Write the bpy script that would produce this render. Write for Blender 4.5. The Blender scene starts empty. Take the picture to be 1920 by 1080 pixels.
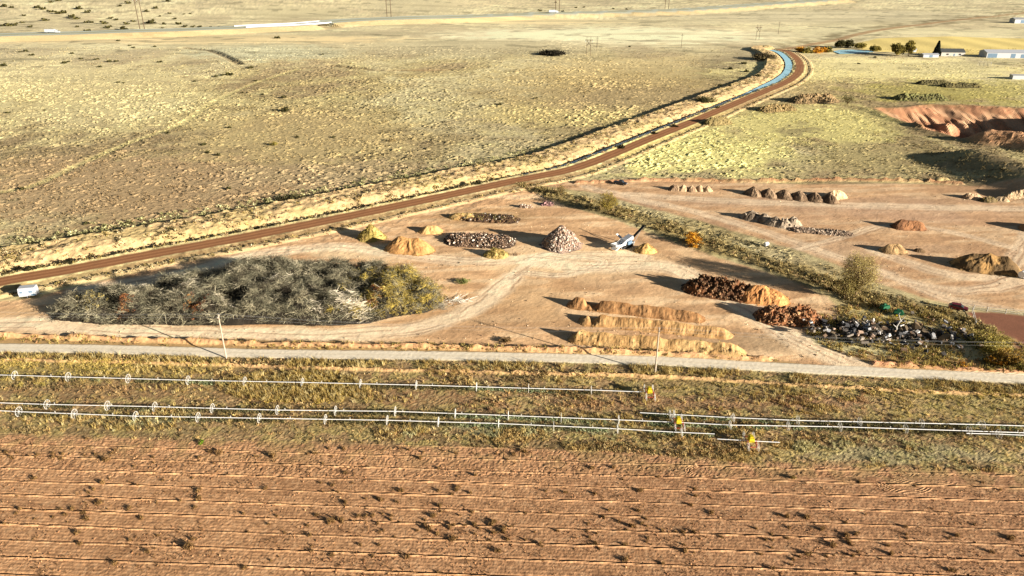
import bpy, math, random
import numpy as np
rng = np.random.default_rng(7); random.seed(7)
R = math.radians
# ------------------------------------------------------------------ survey: the drone's view, used to lay out the site plan on the ground
FPX, PITCH, HCAM = 1371.0, R(24.68), 87.0
CT, ST = math.cos(PITCH), math.sin(PITCH)
def G(px, py, h=0.0):
    u = (px-960)/FPX; v = (540-py)/FPX
    t = (HCAM-h)/(ST - v*CT)
    return (t*u, t*(CT+v*ST))
def GL(pts): return np.array([G(*p) for p in pts])
SUN_AZ, SUN_EL = R(148.5-180), R(13.0)      # direction towards the sun, from +X
# ------------------------------------------------------------------ scene
scene = bpy.context.scene
COL = bpy.data.collections.new('place'); scene.collection.children.link(COL)
def s2l(c):
    c = np.array(c, float)/255.0
    return np.where(c <= .04045, c/12.92, ((c+.055)/1.055)**2.4)
K = 0.88
def C(r, g, b, k=1.0): return s2l((r, g, b))*K*k
# ------------------------------------------------------------------ noise
def hsh(i, j, s):
    n = (i.astype(np.int64)*374761393 + j.astype(np.int64)*668265263 + s*1274126177) & 0xffffffff
    n = ((n ^ (n >> 13))*1274126177) & 0xffffffff
    n = n ^ (n >> 16)
    return n/4294967295.0
def vn(x, y, s=0):
    x = np.asarray(x, float); y = np.asarray(y, float)
    i = np.floor(x); j = np.floor(y); fx = x-i; fy = y-j
    fx = fx*fx*(3-2*fx); fy = fy*fy*(3-2*fy)
    a = hsh(i, j, s); b = hsh(i+1, j, s); c = hsh(i, j+1, s); d = hsh(i+1, j+1, s)
    return (a+(b-a)*fx)*(1-fy)+(c+(d-c)*fx)*fy
def fbm(x, y, s=0, o=4):
    r = 0; a = .5; t = 0
    for k in range(o):
        r = r+a*vn(x, y, s+k*17); t += a; a *= .5
        x, y = x*1.93+y*.5, y*1.93-x*.5
    return r/t
def ss(a, b, x):
    t = np.clip((x-a)/(b-a), 0, 1); return t*t*(3-2*t)
# ------------------------------------------------------------------ distances on the plan
def poly_d(X, Y, P, margin=40):
    """signed distance (left of travel positive) and length along; far points = 1e6"""
    D = np.full(X.shape, 1e6); S = np.zeros(X.shape)
    sel = np.where((X > P[:, 0].min()-margin) & (X < P[:, 0].max()+margin) & (Y > P[:, 1].min()-margin) & (Y < P[:, 1].max()+margin))[0]
    if sel.size == 0: return D, S
    x = X[sel]; y = Y[sel]; d = np.full(x.shape, 1e6); s = np.zeros(x.shape); acc = 0
    for a, b in zip(P[:-1], P[1:]):
        e = b-a; L = math.hypot(*e)
        t = np.clip(((x-a[0])*e[0]+(y-a[1])*e[1])/L**2, 0, 1)
        dx = x-a[0]-t*e[0]; dy = y-a[1]-t*e[1]
        q = np.hypot(dx, dy); sg = np.where(e[0]*dy-e[1]*dx >= 0, 1, -1)
        m = q < np.abs(d)-1e-6
        d[m] = (q*sg)[m]; s[m] = (acc+t*L)[m]; acc += L
    D[sel] = d; S[sel] = s
    return D, S
def area_d(X, Y, P, margin=30):
    """signed distance inside positive"""
    D = np.full(X.shape, -1e6)
    sel = np.where((X > P[:, 0].min()-margin) & (X < P[:, 0].max()+margin) & (Y > P[:, 1].min()-margin) & (Y < P[:, 1].max()+margin))[0]
    if sel.size == 0: return D
    x = X[sel]; y = Y[sel]; d = np.full(x.shape, 1e6); ins = np.zeros(x.shape, bool)
    n = len(P)
    for k in range(n):
        a = P[k]; b = P[(k+1) % n]; e = b-a; L2 = (e**2).sum()+1e-9
        t = np.clip(((x-a[0])*e[0]+(y-a[1])*e[1])/L2, 0, 1)
        d = np.minimum(d, np.hypot(x-a[0]-t*e[0], y-a[1]-t*e[1]))
        c = ((a[1] > y) != (b[1] > y)) & (x < (b[0]-a[0])*(y-a[1])/(b[1]-a[1]+1e-12)+a[0])
        ins ^= c
    D[sel] = np.where(ins, d, -d)
    return D
def smooth_line(P, n=8):
    P = np.array(P, float); Q = np.vstack([2*P[0]-P[1], P, 2*P[-1]-P[-2]]); out = []
    for i in range(1, len(Q)-2):
        p0, p1, p2, p3 = Q[i-1:i+3]
        for k in range(n):
            t = k/n
            out.append(.5*((2*p1)+(-p0+p2)*t+(2*p0-5*p1+4*p2-p3)*t*t+(-p0+3*p1-3*p2+p3)*t**3))
    out.append(P[-1]); return np.array(out)
# ------------------------------------------------------------------ site plan
CANAL = smooth_line(GL([(-160, 570), (0, 534), (120, 513), (240, 490), (480, 445), (720, 396), (960, 344), (1080, 318), (1200, 271), (1310, 226), (1395, 190), (1440, 171), (1476, 154), (1498, 134), (1497, 115), (1480, 101), (1462, 95)]), 5)
CANAL_FAR = smooth_line(GL([(1462, 95), (1500, 88), (1560, 76), (1620, 63), (1700, 50), (1800, 38), (1900, 27), (2000, 18)]), 4)
ROAD = smooth_line(GL([(-200, 650), (0, 652.5), (200, 655), (480, 663), (720, 666), (960, 669.5), (1228, 677), (1440, 688), (1560, 694), (1700, 700.5), (1920, 711), (2200, 727)]), 4)
YARD = GL([(-120, 600), (0, 566), (60, 560), (130, 540), (250, 513), (480, 464), (720, 412), (900, 371), (975, 354), (1010, 362), (1060, 388), (1140, 408), (1230, 442), (1300, 468), (1400, 500), (1480, 525), (1550, 556), (1575, 590), (1515, 622), (1530, 645), (1600, 668), (1660, 692), (1600, 695), (1440, 672), (1300, 665), (1100, 655), (960, 650), (700, 640), (400, 634), (0, 628), (-120, 626)])
YARD2 = GL([(1010, 347), (1090, 338), (1250, 339), (1500, 346), (1700, 345), (1900, 352), (2100, 360), (2150, 600), (1880, 580), (1770, 568), (1700, 548), (1640, 528), (1560, 490), (1450, 455), (1350, 425), (1270, 402), (1190, 382), (1120, 362)])
CORRAL = GL([(1812, 586), (1860, 586), (1990, 600), (2010, 655), (1920, 660), (1850, 625)])
STRIP = smooth_line(GL([(990, 352), (1060, 372), (1140, 393), (1230, 420), (1300, 450), (1400, 482), (1480, 508), (1560, 535), (1640, 565), (1740, 585), (1800, 605), (1850, 630)]), 4)
FIELD_EDGE = smooth_line(GL([(-300, 795), (0, 812), (250, 820), (480, 826), (720, 832), (960, 838), (1200, 848), (1330, 860), (1500, 868), (1700, 876), (1920, 884), (2300, 900)]), 3)
BERM = smooth_line(GL([(-200, 622), (0, 630), (200, 636), (480, 645), (720, 649), (960, 655), (1228, 664), (1440, 674)]), 3)
BERM_E = smooth_line(GL([(1640, 682), (1720, 687), (1820, 693), (1920, 699), (2100, 708)]), 3)
BERM_S = smooth_line(GL([(-200, 671), (0, 675), (300, 681), (650, 692), (960, 699), (1240, 707), (1500, 722), (1690, 732), (1920, 742), (2200, 756)]), 3)
BERM_N = smooth_line(GL([(1080, 343), (1250, 338), (1420, 341), (1560, 338), (1700, 340), (1800, 345)]), 3)
HIGHWAY = smooth_line(GL([(-200, 80), (0, 73), (210, 68), (420, 60), (480, 57), (560, 53), (640, 47), (800, 41), (1040, 31), (1280, 23), (1430, 12), (1560, 4)]), 4)
PIT = GL([(1640, 206), (1700, 203), (1750, 200), (1850, 203), (1960, 205), (2030, 210), (2060, 290), (1960, 276), (1850, 268), (1800, 262), (1760, 250), (1700, 232)])
PITMID = GL([(1500, 214), (1700, 226), (1830, 240), (2300, 246)])
SPOIL = smooth_line(GL([(1850, 267), (1900, 274), (1985, 286), (2040, 262), (2035, 225)]), 3)
RIDGE = smooth_line(GL([(1775, 283), (1830, 305), (1900, 330), (1990, 362)]), 3)
STUBBLE = GL([(1618, 96), (1595, 84), (1640, 73), (1780, 69), (2150, 70), (2150, 108), (1800, 103), (1700, 99)])
TRACK = smooth_line(GL([(-60, 365), (50, 352), (140, 312), (240, 268), (300, 247), (350, 225), (400, 190), (480, 155), (560, 130)]), 3)
TRACK2 = smooth_line(GL([(1560, 180), (1620, 212), (1700, 255), (1780, 300), (1880, 345)]), 3)
GULLY = smooth_line(GL([(340, 90), (390, 95), (420, 105), (450, 121)]), 3)
GULLY2 = smooth_line(GL([(620, 122), (700, 131), (760, 132), (840, 131)]), 3)
YTRACKS = [(smooth_line(GL(p), 5), w) for p, w in [
    ([(-60, 608), (60, 606), (200, 616), (480, 628), (700, 624), (820, 605), (900, 570), (960, 520)], 5),
    ([(150, 545), (300, 520), (480, 478), (640, 462), (760, 478), (900, 490), (1050, 480), (1200, 480)], 5),
    ([(960, 520), (1010, 480), (1060, 480), (1130, 490), (1060, 515), (980, 510)], 3.0),
    ([(1000, 490), (1100, 500), (1250, 500), (1330, 540), (1420, 590), (1500, 640), (1600, 685)], 6),
    ([(1100, 350), (1200, 375), (1320, 402), (1450, 440), (1560, 478), (1680, 520), (1780, 560), (1920, 590)], 4),
    ([(1180, 365), (1350, 376), (1600, 385), (1920, 392)], 5),
    ([(1450, 480), (1560, 450), (1650, 425), (1760, 430), (1920, 470)], 3),
    ([(1640, 470), (1760, 510), (1850, 520), (1900, 495), (1930, 440)], 4),
    ([(1700, 530), (1800, 545), (1900, 530), (1960, 500)], 4)]]
BRUSH = GL([(100, 600), (108, 580), (170, 566), (250, 556), (330, 540), (400, 525), (480, 512), (560, 506), (640, 508), (720, 516), (780, 532), (825, 552), (832, 572), (800, 586), (740, 594), (690, 607), (620, 611), (500, 608), (400, 611), (300, 609), (200, 608)])
def patch(cx, cy, rx, ry):
    c = np.array(G(cx, cy)); a = np.array(G(cx+rx, cy))-c; b = (np.array(G(cx, cy-ry))-np.array(G(cx, cy+ry)))/2
    return c, np.linalg.inv(np.array([a, b]).T)
def in_patch(X, Y, p):
    c, M = p
    x = X-c[0]; y = Y-c[1]
    return np.hypot(M[0, 0]*x+M[0, 1]*y, M[1, 0]*x+M[1, 1]*y)
GRASS_TONES = [  # where the plain changes tone: pale grass, sage, bare soil
    ((1150, 66, 330, 17), (240, 233, 182), .8), ((850, 88, 330, 14), (172, 160, 116), .7), ((500, 98, 150, 15), (176, 176, 136), .8),
    ((1250, 150, 330, 55), (183, 163, 108), .7), ((1385, 125, 80, 30), (128, 113, 78), .8), ((150, 165, 280, 60), (214, 202, 142), .55),
    ((260, 350, 420, 75), (178, 152, 108), .75), ((560, 250, 220, 60), (196, 176, 118), .6), ((1080, 215, 220, 25), (205, 188, 122), .6),
    ((1640, 128, 300, 22), (228, 216, 142), .7), ((1800, 170, 200, 25), (168, 158, 84), .75), ((1300, 285, 180, 45), (228, 220, 138), .85),
    ((1520, 230, 200, 38), (220, 210, 130), .7), ((1650, 295, 150, 30), (172, 158, 104), .6), ((1505, 243, 45, 9), (158, 146, 98), .7),
    ((780, 18, 90, 14), (150, 140, 100), .6), ((550, 32, 110, 8), (150, 140, 96), .7), ((1550, 30, 300, 14), (188, 178, 138), .6),
    ((1035, 100, 32, 5), (60, 55, 40), .9), ((330, 74, 420, 9), (226, 196, 130), .7), ((1780, 60, 300, 8), (196, 190, 140), .6),
    ((1250, 185, 250, 25), (170, 150, 104), .6), ((700, 330, 350, 30), (172, 152, 110), .6), ((950, 40, 260, 5), (226, 202, 138), .7)]
GRASS_TONES = [(patch(*a), C(*b), c) for a, b, c in GRASS_TONES]
YARD_TONES = [((660, 470, 120, 16), (226, 196, 152), .8), ((1080, 485, 220, 30), (224, 192, 146), .7), ((900, 590, 160, 40), (176, 140, 100), .6),
    ((1000, 560, 90, 40), (196, 158, 112), .6), ((400, 622, 450, 10), (224, 198, 156), .7), ((1400, 640, 160, 25), (165, 138, 104), .7),
    ((900, 405, 100, 22), (172, 136, 92), .5), ((1200, 460, 60, 15), (178, 138, 98), .5), ((60, 585, 80, 14), (214, 178, 130), .6),
    ((1480, 380, 450, 14), (188, 156, 124), .5), ((1700, 400, 220, 20), (204, 168, 136), .5), ((1580, 470, 200, 14), (210, 178, 140), .5),
    ((1340, 420, 90, 16), (176, 140, 106), .6), ((1300, 520, 200, 30), (206, 172, 130), .4)]
YARD_TONES = [(patch(*a), C(*b), c) for a, b, c in YARD_TONES]
VERGE_TONES = [((550, 725, 130, 26), (196, 172, 78), .75), ((150, 690, 260, 20), (190, 172, 88), .6), ((250, 785, 130, 9), (196, 200, 150), .7),
    ((1000, 800, 220, 10), (186, 190, 146), .7), ((1700, 850, 250, 16), (184, 186, 142), .6), ((1350, 755, 500, 14), (166, 128, 94), 1.2),
    ((1650, 730, 300, 14), (176, 160, 92), .6), ((250, 735, 300, 18), (160, 128, 88), 1.2), ((800, 750, 120, 20), (162, 124, 86), 1.2),
    ((1300, 720, 120, 14), (150, 136, 76), .6), ((1800, 755, 160, 22), (170, 160, 88), .6), ((300, 808, 400, 8), (160, 138, 92), .6)]
VERGE_TONES = [(patch(*a), C(*b), c) for a, b, c in VERGE_TONES]
ROWDIR = np.array([math.cos(R(-2.7)), math.sin(R(-2.7))])
# ------------------------------------------------------------------ terrain
def macro(X, Y):
    far = ss(260, 700, Y)
    h = (fbm(X/150+3, Y/150, 5, 3)-.5)*3.2*far + (fbm(X/45, Y/45, 9, 3)-.5)*.5*ss(170, 420, Y)
    h = h + ss(900, 1500, Y)*ss(150, -500, X)*22 + ss(1500, 5000, Y)*60*(fbm(X/900, Y/900, 3, 3))
    return h
def terrain(X, Y, want=True):
    X = np.asarray(X, float); Y = np.asarray(Y, float); N = X.shape[0]
    h = macro(X, Y)
    wob = (fbm(X/6, Y/6, 21, 3)-.5)*5; wob2 = (fbm(X/1.7, Y/1.7, 22, 3)-.5)*2.0
    n1 = fbm(X/12, Y/12, 31, 4); n2 = fbm(X/2.2, Y/2.2, 41, 3); n3 = fbm(X/60, Y/90, 51, 4); nf = vn(X/.55, Y/.55, 61); nsc = fbm(X/4.0, Y/4.0, 71, 3)
    dist = np.hypot(X, Y)
    cd, cs = poly_d(X, Y, CANAL, 60); cf, _ = poly_d(X, Y, CANAL_FAR, 60)
    rd, rs = poly_d(X, Y, ROAD, 30); fd, _ = poly_d(X, Y, FIELD_EDGE, 200)
    yd = area_d(X, Y, YARD); yd2 = area_d(X, Y, YARD2); co = area_d(X, Y, CORRAL)
    pit = area_d(X, Y, PIT, 60); hw, hs = poly_d(X, Y, HIGHWAY, 60); stb = area_d(X, Y, STUBBLE)
    st, _ = poly_d(X, Y, STRIP, 30)
    col = np.zeros((N, 3)); reg = np.zeros(N, int)
    def mix(mask, c):
        nonlocal col
        m = np.clip(mask, 0, 1)[:, None]; col = col*(1-m)+np.asarray(c)*m
    # ---- plain
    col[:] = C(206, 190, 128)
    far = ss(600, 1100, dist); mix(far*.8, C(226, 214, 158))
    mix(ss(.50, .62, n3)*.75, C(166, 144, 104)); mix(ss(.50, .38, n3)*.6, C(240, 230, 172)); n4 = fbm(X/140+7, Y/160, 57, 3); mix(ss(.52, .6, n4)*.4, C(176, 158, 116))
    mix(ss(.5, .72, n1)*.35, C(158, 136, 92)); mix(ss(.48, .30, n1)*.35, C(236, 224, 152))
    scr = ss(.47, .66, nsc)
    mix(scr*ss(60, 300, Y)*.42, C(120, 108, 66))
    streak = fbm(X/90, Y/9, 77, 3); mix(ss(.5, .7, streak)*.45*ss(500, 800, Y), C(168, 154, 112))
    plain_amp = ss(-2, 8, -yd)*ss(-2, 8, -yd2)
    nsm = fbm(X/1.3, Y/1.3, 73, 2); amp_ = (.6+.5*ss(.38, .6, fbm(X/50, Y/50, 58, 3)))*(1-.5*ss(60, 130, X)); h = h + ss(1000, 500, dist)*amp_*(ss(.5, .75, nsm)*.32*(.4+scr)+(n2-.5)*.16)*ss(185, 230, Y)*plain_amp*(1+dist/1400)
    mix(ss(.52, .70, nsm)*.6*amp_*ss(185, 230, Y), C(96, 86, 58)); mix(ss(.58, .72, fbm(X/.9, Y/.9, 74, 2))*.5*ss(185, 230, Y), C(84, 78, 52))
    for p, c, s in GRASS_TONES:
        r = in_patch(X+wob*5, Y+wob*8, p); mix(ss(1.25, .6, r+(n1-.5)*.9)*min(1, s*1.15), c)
    mix(ss(560, 900, dist)*.35, C(240, 230, 180)); col *= np.array([1.12, 1.10, 1.20])*(1+.24*ss(420, 760, dist))[:, None]; st2 = fbm(X/160, Y/16, 78, 4); mix(ss(.52, .64, st2)*.45*ss(560, 800, dist), C(178, 166, 128)*1.1); mix(ss(.66, .74, fbm(X/22, Y/14, 79, 3))*.5*ss(560, 800, dist), C(120, 112, 84))  # far colour brightened with distance, standing in for light the flat ground lacks
    t, _ = poly_d(X, Y, TRACK, 30); mix(ss(3.2, 1.2, np.abs(t+wob*.15))*.6, C(222, 208, 142)); h -= ss(4, 1, np.abs(t))*.2
    t, _ = poly_d(X, Y, TRACK2, 20); mix(ss(3.5, 1.5, np.abs(np.abs(t)-2.2))*.45, C(150, 136, 92))
    for gl, q in ((GULLY, 1.6), (GULLY2, 1.2)):
        t, _ = poly_d(X, Y, gl, 30); h -= ss(6, 0, np.abs(t+wob*.6))*q; mix(ss(7, 2, np.abs(t+wob*.6))*.6, C(120, 96, 66))
    # stubble field
    m = ss(-2, 3, stb+wob*.5); mix(m, C(246, 222, 140)*(1+.12*(np.sin(X/7)[:, None]))); reg[stb > 0] = 9
    # far track beside the ditch
    mix(ss(8, 3, np.abs(cf+wob))*.8, C(190, 148, 104)); mix(ss(20, 4, np.abs(cf-16+wob*3))*.6*ss(.35, .6, n1), C(120, 104, 66)); mix(ss(9, 4, np.abs(cf+17+wob*2))*.5*ss(.35, .6, n1), C(128, 110, 70))
    # ---- verge between road and field
    vg = (fd > 0) & (rd < 0)
    below = ss(0.3, -1.2, rd+wob2*.6)*(rd > -300)
    vm = np.where((rd < 0) & (rd > -200) & (dist < 260), ss(0, 1.0, -rd-1.7+wob2*.4), 0)
    vc = C(182, 148, 104)[None]*np.ones((N, 1))
    vc = vc*(1-ss(.45, .7, n1)[:, None]*.5)+C(126, 104, 68)*(ss(.45, .7, n1)[:, None]*.5)
    sv = ss(.45, .62, n2)[:, None]*.6; vc = vc*(1-sv)+C(178, 164, 96)*sv
    sv = ss(.52, .40, nf*.4+n2*.6)[:, None]*.35; vc = vc*(1-sv)+C(90, 76, 46)*sv
    near = vm > 0
    col = np.where(near[:, None], col*(1-vm[:, None])+vc*vm[:, None], col)
    for p, c, s in VERGE_TONES:
        r = in_patch(X+wob, Y+wob, p); mix(ss(1.2, .5, r+(n2-.5)*.9)*s*.6*vm, c)
    h += vm*((n2-.5)*.05+(nf-.5)*.08+(vn(X/.3, Y/.3, 99)-.5)*.10); mix(vm*ss(.55, .8, vn(X/.45, Y/.45, 98))*.5, C(92, 78, 54)); mix(vm*ss(.45, .2, vn(X/.4, Y/.4, 97))*.3, C(206, 186, 136))
    # strips of wheel tracks in the verge
    pr = -X*ROWDIR[1]+Y*ROWDIR[0]
    # ---- ploughed field
    fm = ss(-1.0, 1.6, -fd+wob2*.9)*(fd < 50)*(fd > -199)
    pw = pr+.10*(fbm(X/9, Y/9, 83, 2)-.5)*2+.25*np.sin(X/60)
    ph = (pw/3.55) % 1.0
    fine = (pw/.71) % 1.0
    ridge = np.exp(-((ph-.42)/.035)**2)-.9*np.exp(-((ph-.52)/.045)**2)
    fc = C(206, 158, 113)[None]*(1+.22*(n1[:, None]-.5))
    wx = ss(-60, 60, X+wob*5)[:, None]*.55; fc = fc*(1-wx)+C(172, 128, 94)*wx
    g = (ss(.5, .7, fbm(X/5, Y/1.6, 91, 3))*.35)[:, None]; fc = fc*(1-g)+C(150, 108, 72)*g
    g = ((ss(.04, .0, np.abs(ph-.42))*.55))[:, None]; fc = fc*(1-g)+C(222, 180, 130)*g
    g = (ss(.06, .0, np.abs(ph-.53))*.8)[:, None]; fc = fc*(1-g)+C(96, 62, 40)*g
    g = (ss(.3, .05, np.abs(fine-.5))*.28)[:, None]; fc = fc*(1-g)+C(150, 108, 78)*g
    g = ((nf > .70)*.35)[:, None]; fc = fc*(1-g)+C(120, 84, 58)*g; g = ((nf < .25)*.25)[:, None]; fc = fc*(1-g)+C(230, 190, 146)*g
    eg = (ss(-9, -1, fd+wob)*.5*ss(.42, .6, n2))[:, None]; fc = fc*(1-eg)+C(150, 130, 84)*eg
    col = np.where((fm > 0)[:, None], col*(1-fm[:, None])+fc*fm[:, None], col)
    h += fm*(ridge*.15*(.5+vn(X/14, ph*0+np.floor(pw/3.55), 96))+.010*np.sin(fine*2*np.pi)+(vn(X/.30, Y/.30, 95)-.5)*.05+(vn(X/.8, Y/.5, 94)-.5)*.03+(n2-.5)*.015)
    # turning loops pressed into the field
    for (lx, ly, a, b, t0, t1) in LOOPS:
        dx = X-lx; dy = Y-ly; near_ = (np.abs(dx) < a+2) & (np.abs(dy) < b+2); rr = np.hypot(dx/a, dy/b); ang = np.arctan2(dy/b, dx/a)
        for off in (0, .16, -.16):
            k = ss(.06, 0, np.abs(rr-1-off))*near_*((ang > t0) & (ang < t1))*fm; mix(k*.5, C(110, 76, 50)); h -= k*.07
            k = ss(.05, 0, np.abs(rr-1.08-off))*near_*((ang > t0) & (ang < t1))*fm; mix(k*.5, C(222, 182, 134)); h += k*.06
    reg[(fd < 0) & (rd < 0) & (fd > -199)] = 1; reg[vg & (rd > -190) & (dist < 300)] = 2
    # ---- north of the road: scrubby band, then yard
    nm = ((rd > 0) & (rd < 8)); k = np.where(nm, ss(1.6, 2.4, rd+wob2*.3), 0); mix(k, C(196, 160, 108)*(.8+.4*n2[:, None])); reg[nm & (rd < 5.5)] = 2
    ym = ss(-1.2, .8, yd+wob2*.8+wob*.25); yc = C(214, 174, 128)[None]*(1+.25*(n1[:, None]-.5)); sk = fbm(X/16+Y/40, Y/3.2-X/22, 103, 4)[:, None]; q_ = ss(.52, .64, sk)*.55; yc = yc*(1-q_)+C(238, 208, 164)*q_; q_ = ss(.48, .36, sk)*.5; yc = yc*(1-q_)+C(170, 130, 92)*q_
    yc = yc*(1-.35*ss(.5, .72, fbm(X/7, Y/3, 101, 3))[:, None])+C(172, 134, 94)*.35*ss(.5, .72, fbm(X/7, Y/3, 101, 3))[:, None]
    tone = np.zeros((N, 3)); col0 = col; col = yc
    for p, c, s in YARD_TONES:
        r = in_patch(X+wob*1.5, Y+wob*1.5, p); mix(ss(1.2, .5, r+(n1-.5)*.9)*min(1, s*1.1), c)
    for P, w in YTRACKS:
        t, s_ = poly_d(X, Y, P, 20); t = t+wob*.35
        mix(ss(w, w*.4, np.abs(t))*.65, C(250, 228, 190))
        for o in (-w*.55, -w*.2, w*.2, w*.55):
            k = ss(.55, .1, np.abs(t-o+.5*np.sin(s_/13+o)))*ss(.35, .6, fbm(X/9, Y/9, int(200+o*7) % 97, 2)); mix(k*.55, C(150, 108, 74)); h -= k*.07
    yc = col*(1+.12*(nf[:, None]-.5)+.2*(n2[:, None]-.5))*np.array([1.30, 1.30, 1.32]); col = col0
    y2 = ss(-1.5, 1.0, yd2+wob*.4+wob2*.5)
    yc2 = yc*.74+.26*C(160, 124, 98)
    mix(ym, yc); mix(y2, yc2)
    h = h*(1-np.maximum(ym, y2)*.75)+np.maximum(ym, y2)*((n2-.5)*.10+(n1-.5)*.35+(nf-.5)*.035)
    reg[(yd > 0) & (rd > 5)] = 4; reg[yd2 > 0] = 4
    # yard exit to the road
    # corral
    k = ss(-1, .5, co+wob2*.4); mix(k, C(146, 98, 74)*(.85+.3*n2[:, None])); reg[co > 0] = 10
    # berms
    for B, w, q, cc in ((BERM, 1.3, .8, (208, 160, 116)), (BERM_E, 1.3, .8, (206, 150, 112)), (BERM_S, .9, .45, (210, 168, 118)), (BERM_N, 1.9, 1.1, (150, 106, 74))):
        t, s_ = poly_d(X, Y, B, 10); t = t+wob2*.4
        k = ss(w, 0, np.abs(t)); h += k*q*(.45+1.1*vn(s_/2.5, s_*0, 7))*(.7+.6*n2); mix(ss(w*1.1, w*.4, np.abs(t))*(.55+.4*vn(s_/6, s_*0, 8)), C(*cc)*(.75+.5*n2[:, None]))
    # shrub strip base
    k = ss(7.5, 4, np.abs(st+wob))*(yd < 1); mix(k*.85, C(140, 122, 76)*(.7+.6*n2[:, None])); h += k*(.5*n2-.35*ss(4, 0, np.abs(st)))
    # ---- gravel road
    k = ss(2.25, 1.75, np.abs(rd)+wob2*.18); mix(k, C(246, 232, 204)*(1+.07*(n2[:, None]-.5)))
    mix(ss(.5, .1, np.abs(np.abs(rd)-.85))*.3*k, C(255, 244, 220)); mix(ss(.35, .05, np.abs(rd))*.35*k, C(222, 204, 170)); h = h*(1-k)+k*(.12+.03*nf)
    reg[np.abs(rd) < 2.1] = 3
    # ---- canal, road and bank  (positive = far side)
    c0 = np.clip(cd, -40, 60); on = (np.abs(cd) < 60)
    prof = np.interp(c0, [-40, -11, -9.5, -8, -6.6, -4.3, -3.6, 3.6, 4.6, 5.6, 7.2, 8.6, 10.4, 12.5, 15, 18, 24, 27.2, 29, 60], [0, 0, .45, .45, .0, .75, .9, .9, 1.25, 1.1, -.7, -1.4, -1.4, .2, 1.4, 1.9, 2.1, 2.2, 0, 0])
    rough = np.interp(c0, [-40, -11, -4.2, -3.8, 3.8, 4.2, 28, 31, 60], [0, .2, .4, .04, .04, .6, 1.0, .1, 0])
    flat = np.interp(c0, [-14, -8, 28, 40], [0, 1, 1, 0])*on
    h = h*(1-flat)+flat*(macro(X, Y)*1.0)+prof*on*(1-.35*ss(380, 520, Y)*((c0 > 4.2) & (c0 < 7)))+rough*on*((n2-.5)*1.2+(nsc-.5)*.6)
    w2 = c0+wob2*.5
    bk = on*ss(5, 6.5, w2)*ss(29, 26.5, w2)
    bc = C(212, 182, 132)[None]*(.45+.9*n2[:, None]); gg = ss(.45, .6, n1)[:, None]*.5; bc = bc*(1-gg)+C(190, 170, 112)*gg
    mix(bk, bc); mix(on*ss(12.5, 9, w2)*ss(5.5, 7, w2)*.75, C(92, 84, 50))
    mix(on*ss(4.0, 4.6, w2)*ss(7, 6, w2)*.8, C(208, 196, 140))
    mix(on*ss(-11.5, -10, w2)*ss(-6, -7.2, w2)*.8, C(224, 194, 142)*(.8+.4*n2[:, None]))
    mix(on*ss(-7, -6.2, w2)*ss(-4.0, -4.6, w2)*.6, C(120, 84, 52))
    k = on*ss(3.9, 3.1, np.abs(c0)+wob2*.35+wob*.08); rc = C(158, 108, 70)[None]*(1+.1*(n2[:, None]-.5))
    mix(k, rc); mix(k*ss(.7, .2, np.abs(np.abs(c0)-1.3))*.7, C(190, 136, 92)); mix(k*ss(.6, .1, np.abs(c0))*.3, C(146, 98, 66)); mix(k*ss(2.9, 3.5, np.abs(c0))*.4, C(132, 84, 54))
    reg[on & (np.abs(cd) < 4.0)] = 5; reg[on & (cd >= 4.0) & (cd < 29)] = 6
    # ---- highway
    on = np.abs(hw) < 59
    hprof = np.interp(np.clip(hw, -59, 59), [-59, -42, -23, 22, 34, 59], [0, 0, 4.2, 4.2, 0, 0])*on; gap = np.clip(1-ss(13, 10, np.abs(hs-HS_BRIDGE)), 0, 1)
    fl = np.interp(np.clip(hw, -59, 59), [-59, -30, 30, 59], [0, 1, 1, 0])*on
    h = h+hprof*gap
    mix(on*ss(-46, -40, hw+wob)*ss(-20, -23, hw)*.6, C(214, 188, 134)); mix(on*ss(22, 20, np.abs(hw))*gap, C(200, 204, 184)); mix(on*ss(6, 4, np.abs(hw))*.8*gap, C(178, 172, 126))
    mix(on*ss(21, 22.5, hw)*ss(28, 25, hw)*.5, C(118, 116, 84))
    reg[on & (np.abs(hw) < 21) & (gap > .5)] = 7
    # ---- quarry
    pn = fbm(X/5, Y/25, 111, 3); pn2 = fbm(X/14, Y/14, 113, 3); pin = pit+(pn2-.5)*9
    fl_ = np.minimum(13, np.maximum(0, pin)*(.32+.9*ss(6, -10, poly_d(X, Y, PITMID, 500)[0]))); h = h*(1-ss(0, 10, pin))-fl_*(1-.7*(fbm(X/3.5, Y/16, 116, 3)-.3)*ss(1, .6, fl_/13)) ; h += ss(-8, -1, pin)*ss(6, 0, pin)*.8
    h += ss(9, 0, np.hypot(X-HEAP1[0], Y-HEAP1[1])/1.2)*6+ss(9, 0, np.hypot(X-HEAP2[0], Y-HEAP2[1])/1.2)*6
    mix(ss(-4, 2, pin)*.92, C(184, 130, 96)*(.35+1.15*fbm(X/3, Y/16, 115, 4)[:, None])); mix(ss(0, 6, pin)*ss(.5, .6, fbm(X/9, Y/9, 117, 3))*.6, C(218, 176, 136)); mix(ss(-6, 3, pin)*ss(.5, .62, fbm(X/7, Y/12, 118, 3))*.45, C(120, 84, 62)); mix(ss(-10, -2, pit)*ss(6, -1, pit)*ss(.45, .6, n2)*.5, C(130, 110, 72)); mix(ss(30, 36, pin)*.7, C(140, 88, 62))
    t, s_ = poly_d(X, Y, SPOIL, 25); h += ss(13, 0, np.abs(t))*5.5*(.6+.8*n1); mix(ss(12, 7, np.abs(t))*.8, C(206, 156, 116)*(.6+.8*n2[:, None])); reg[pin > -1] = 8
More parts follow.
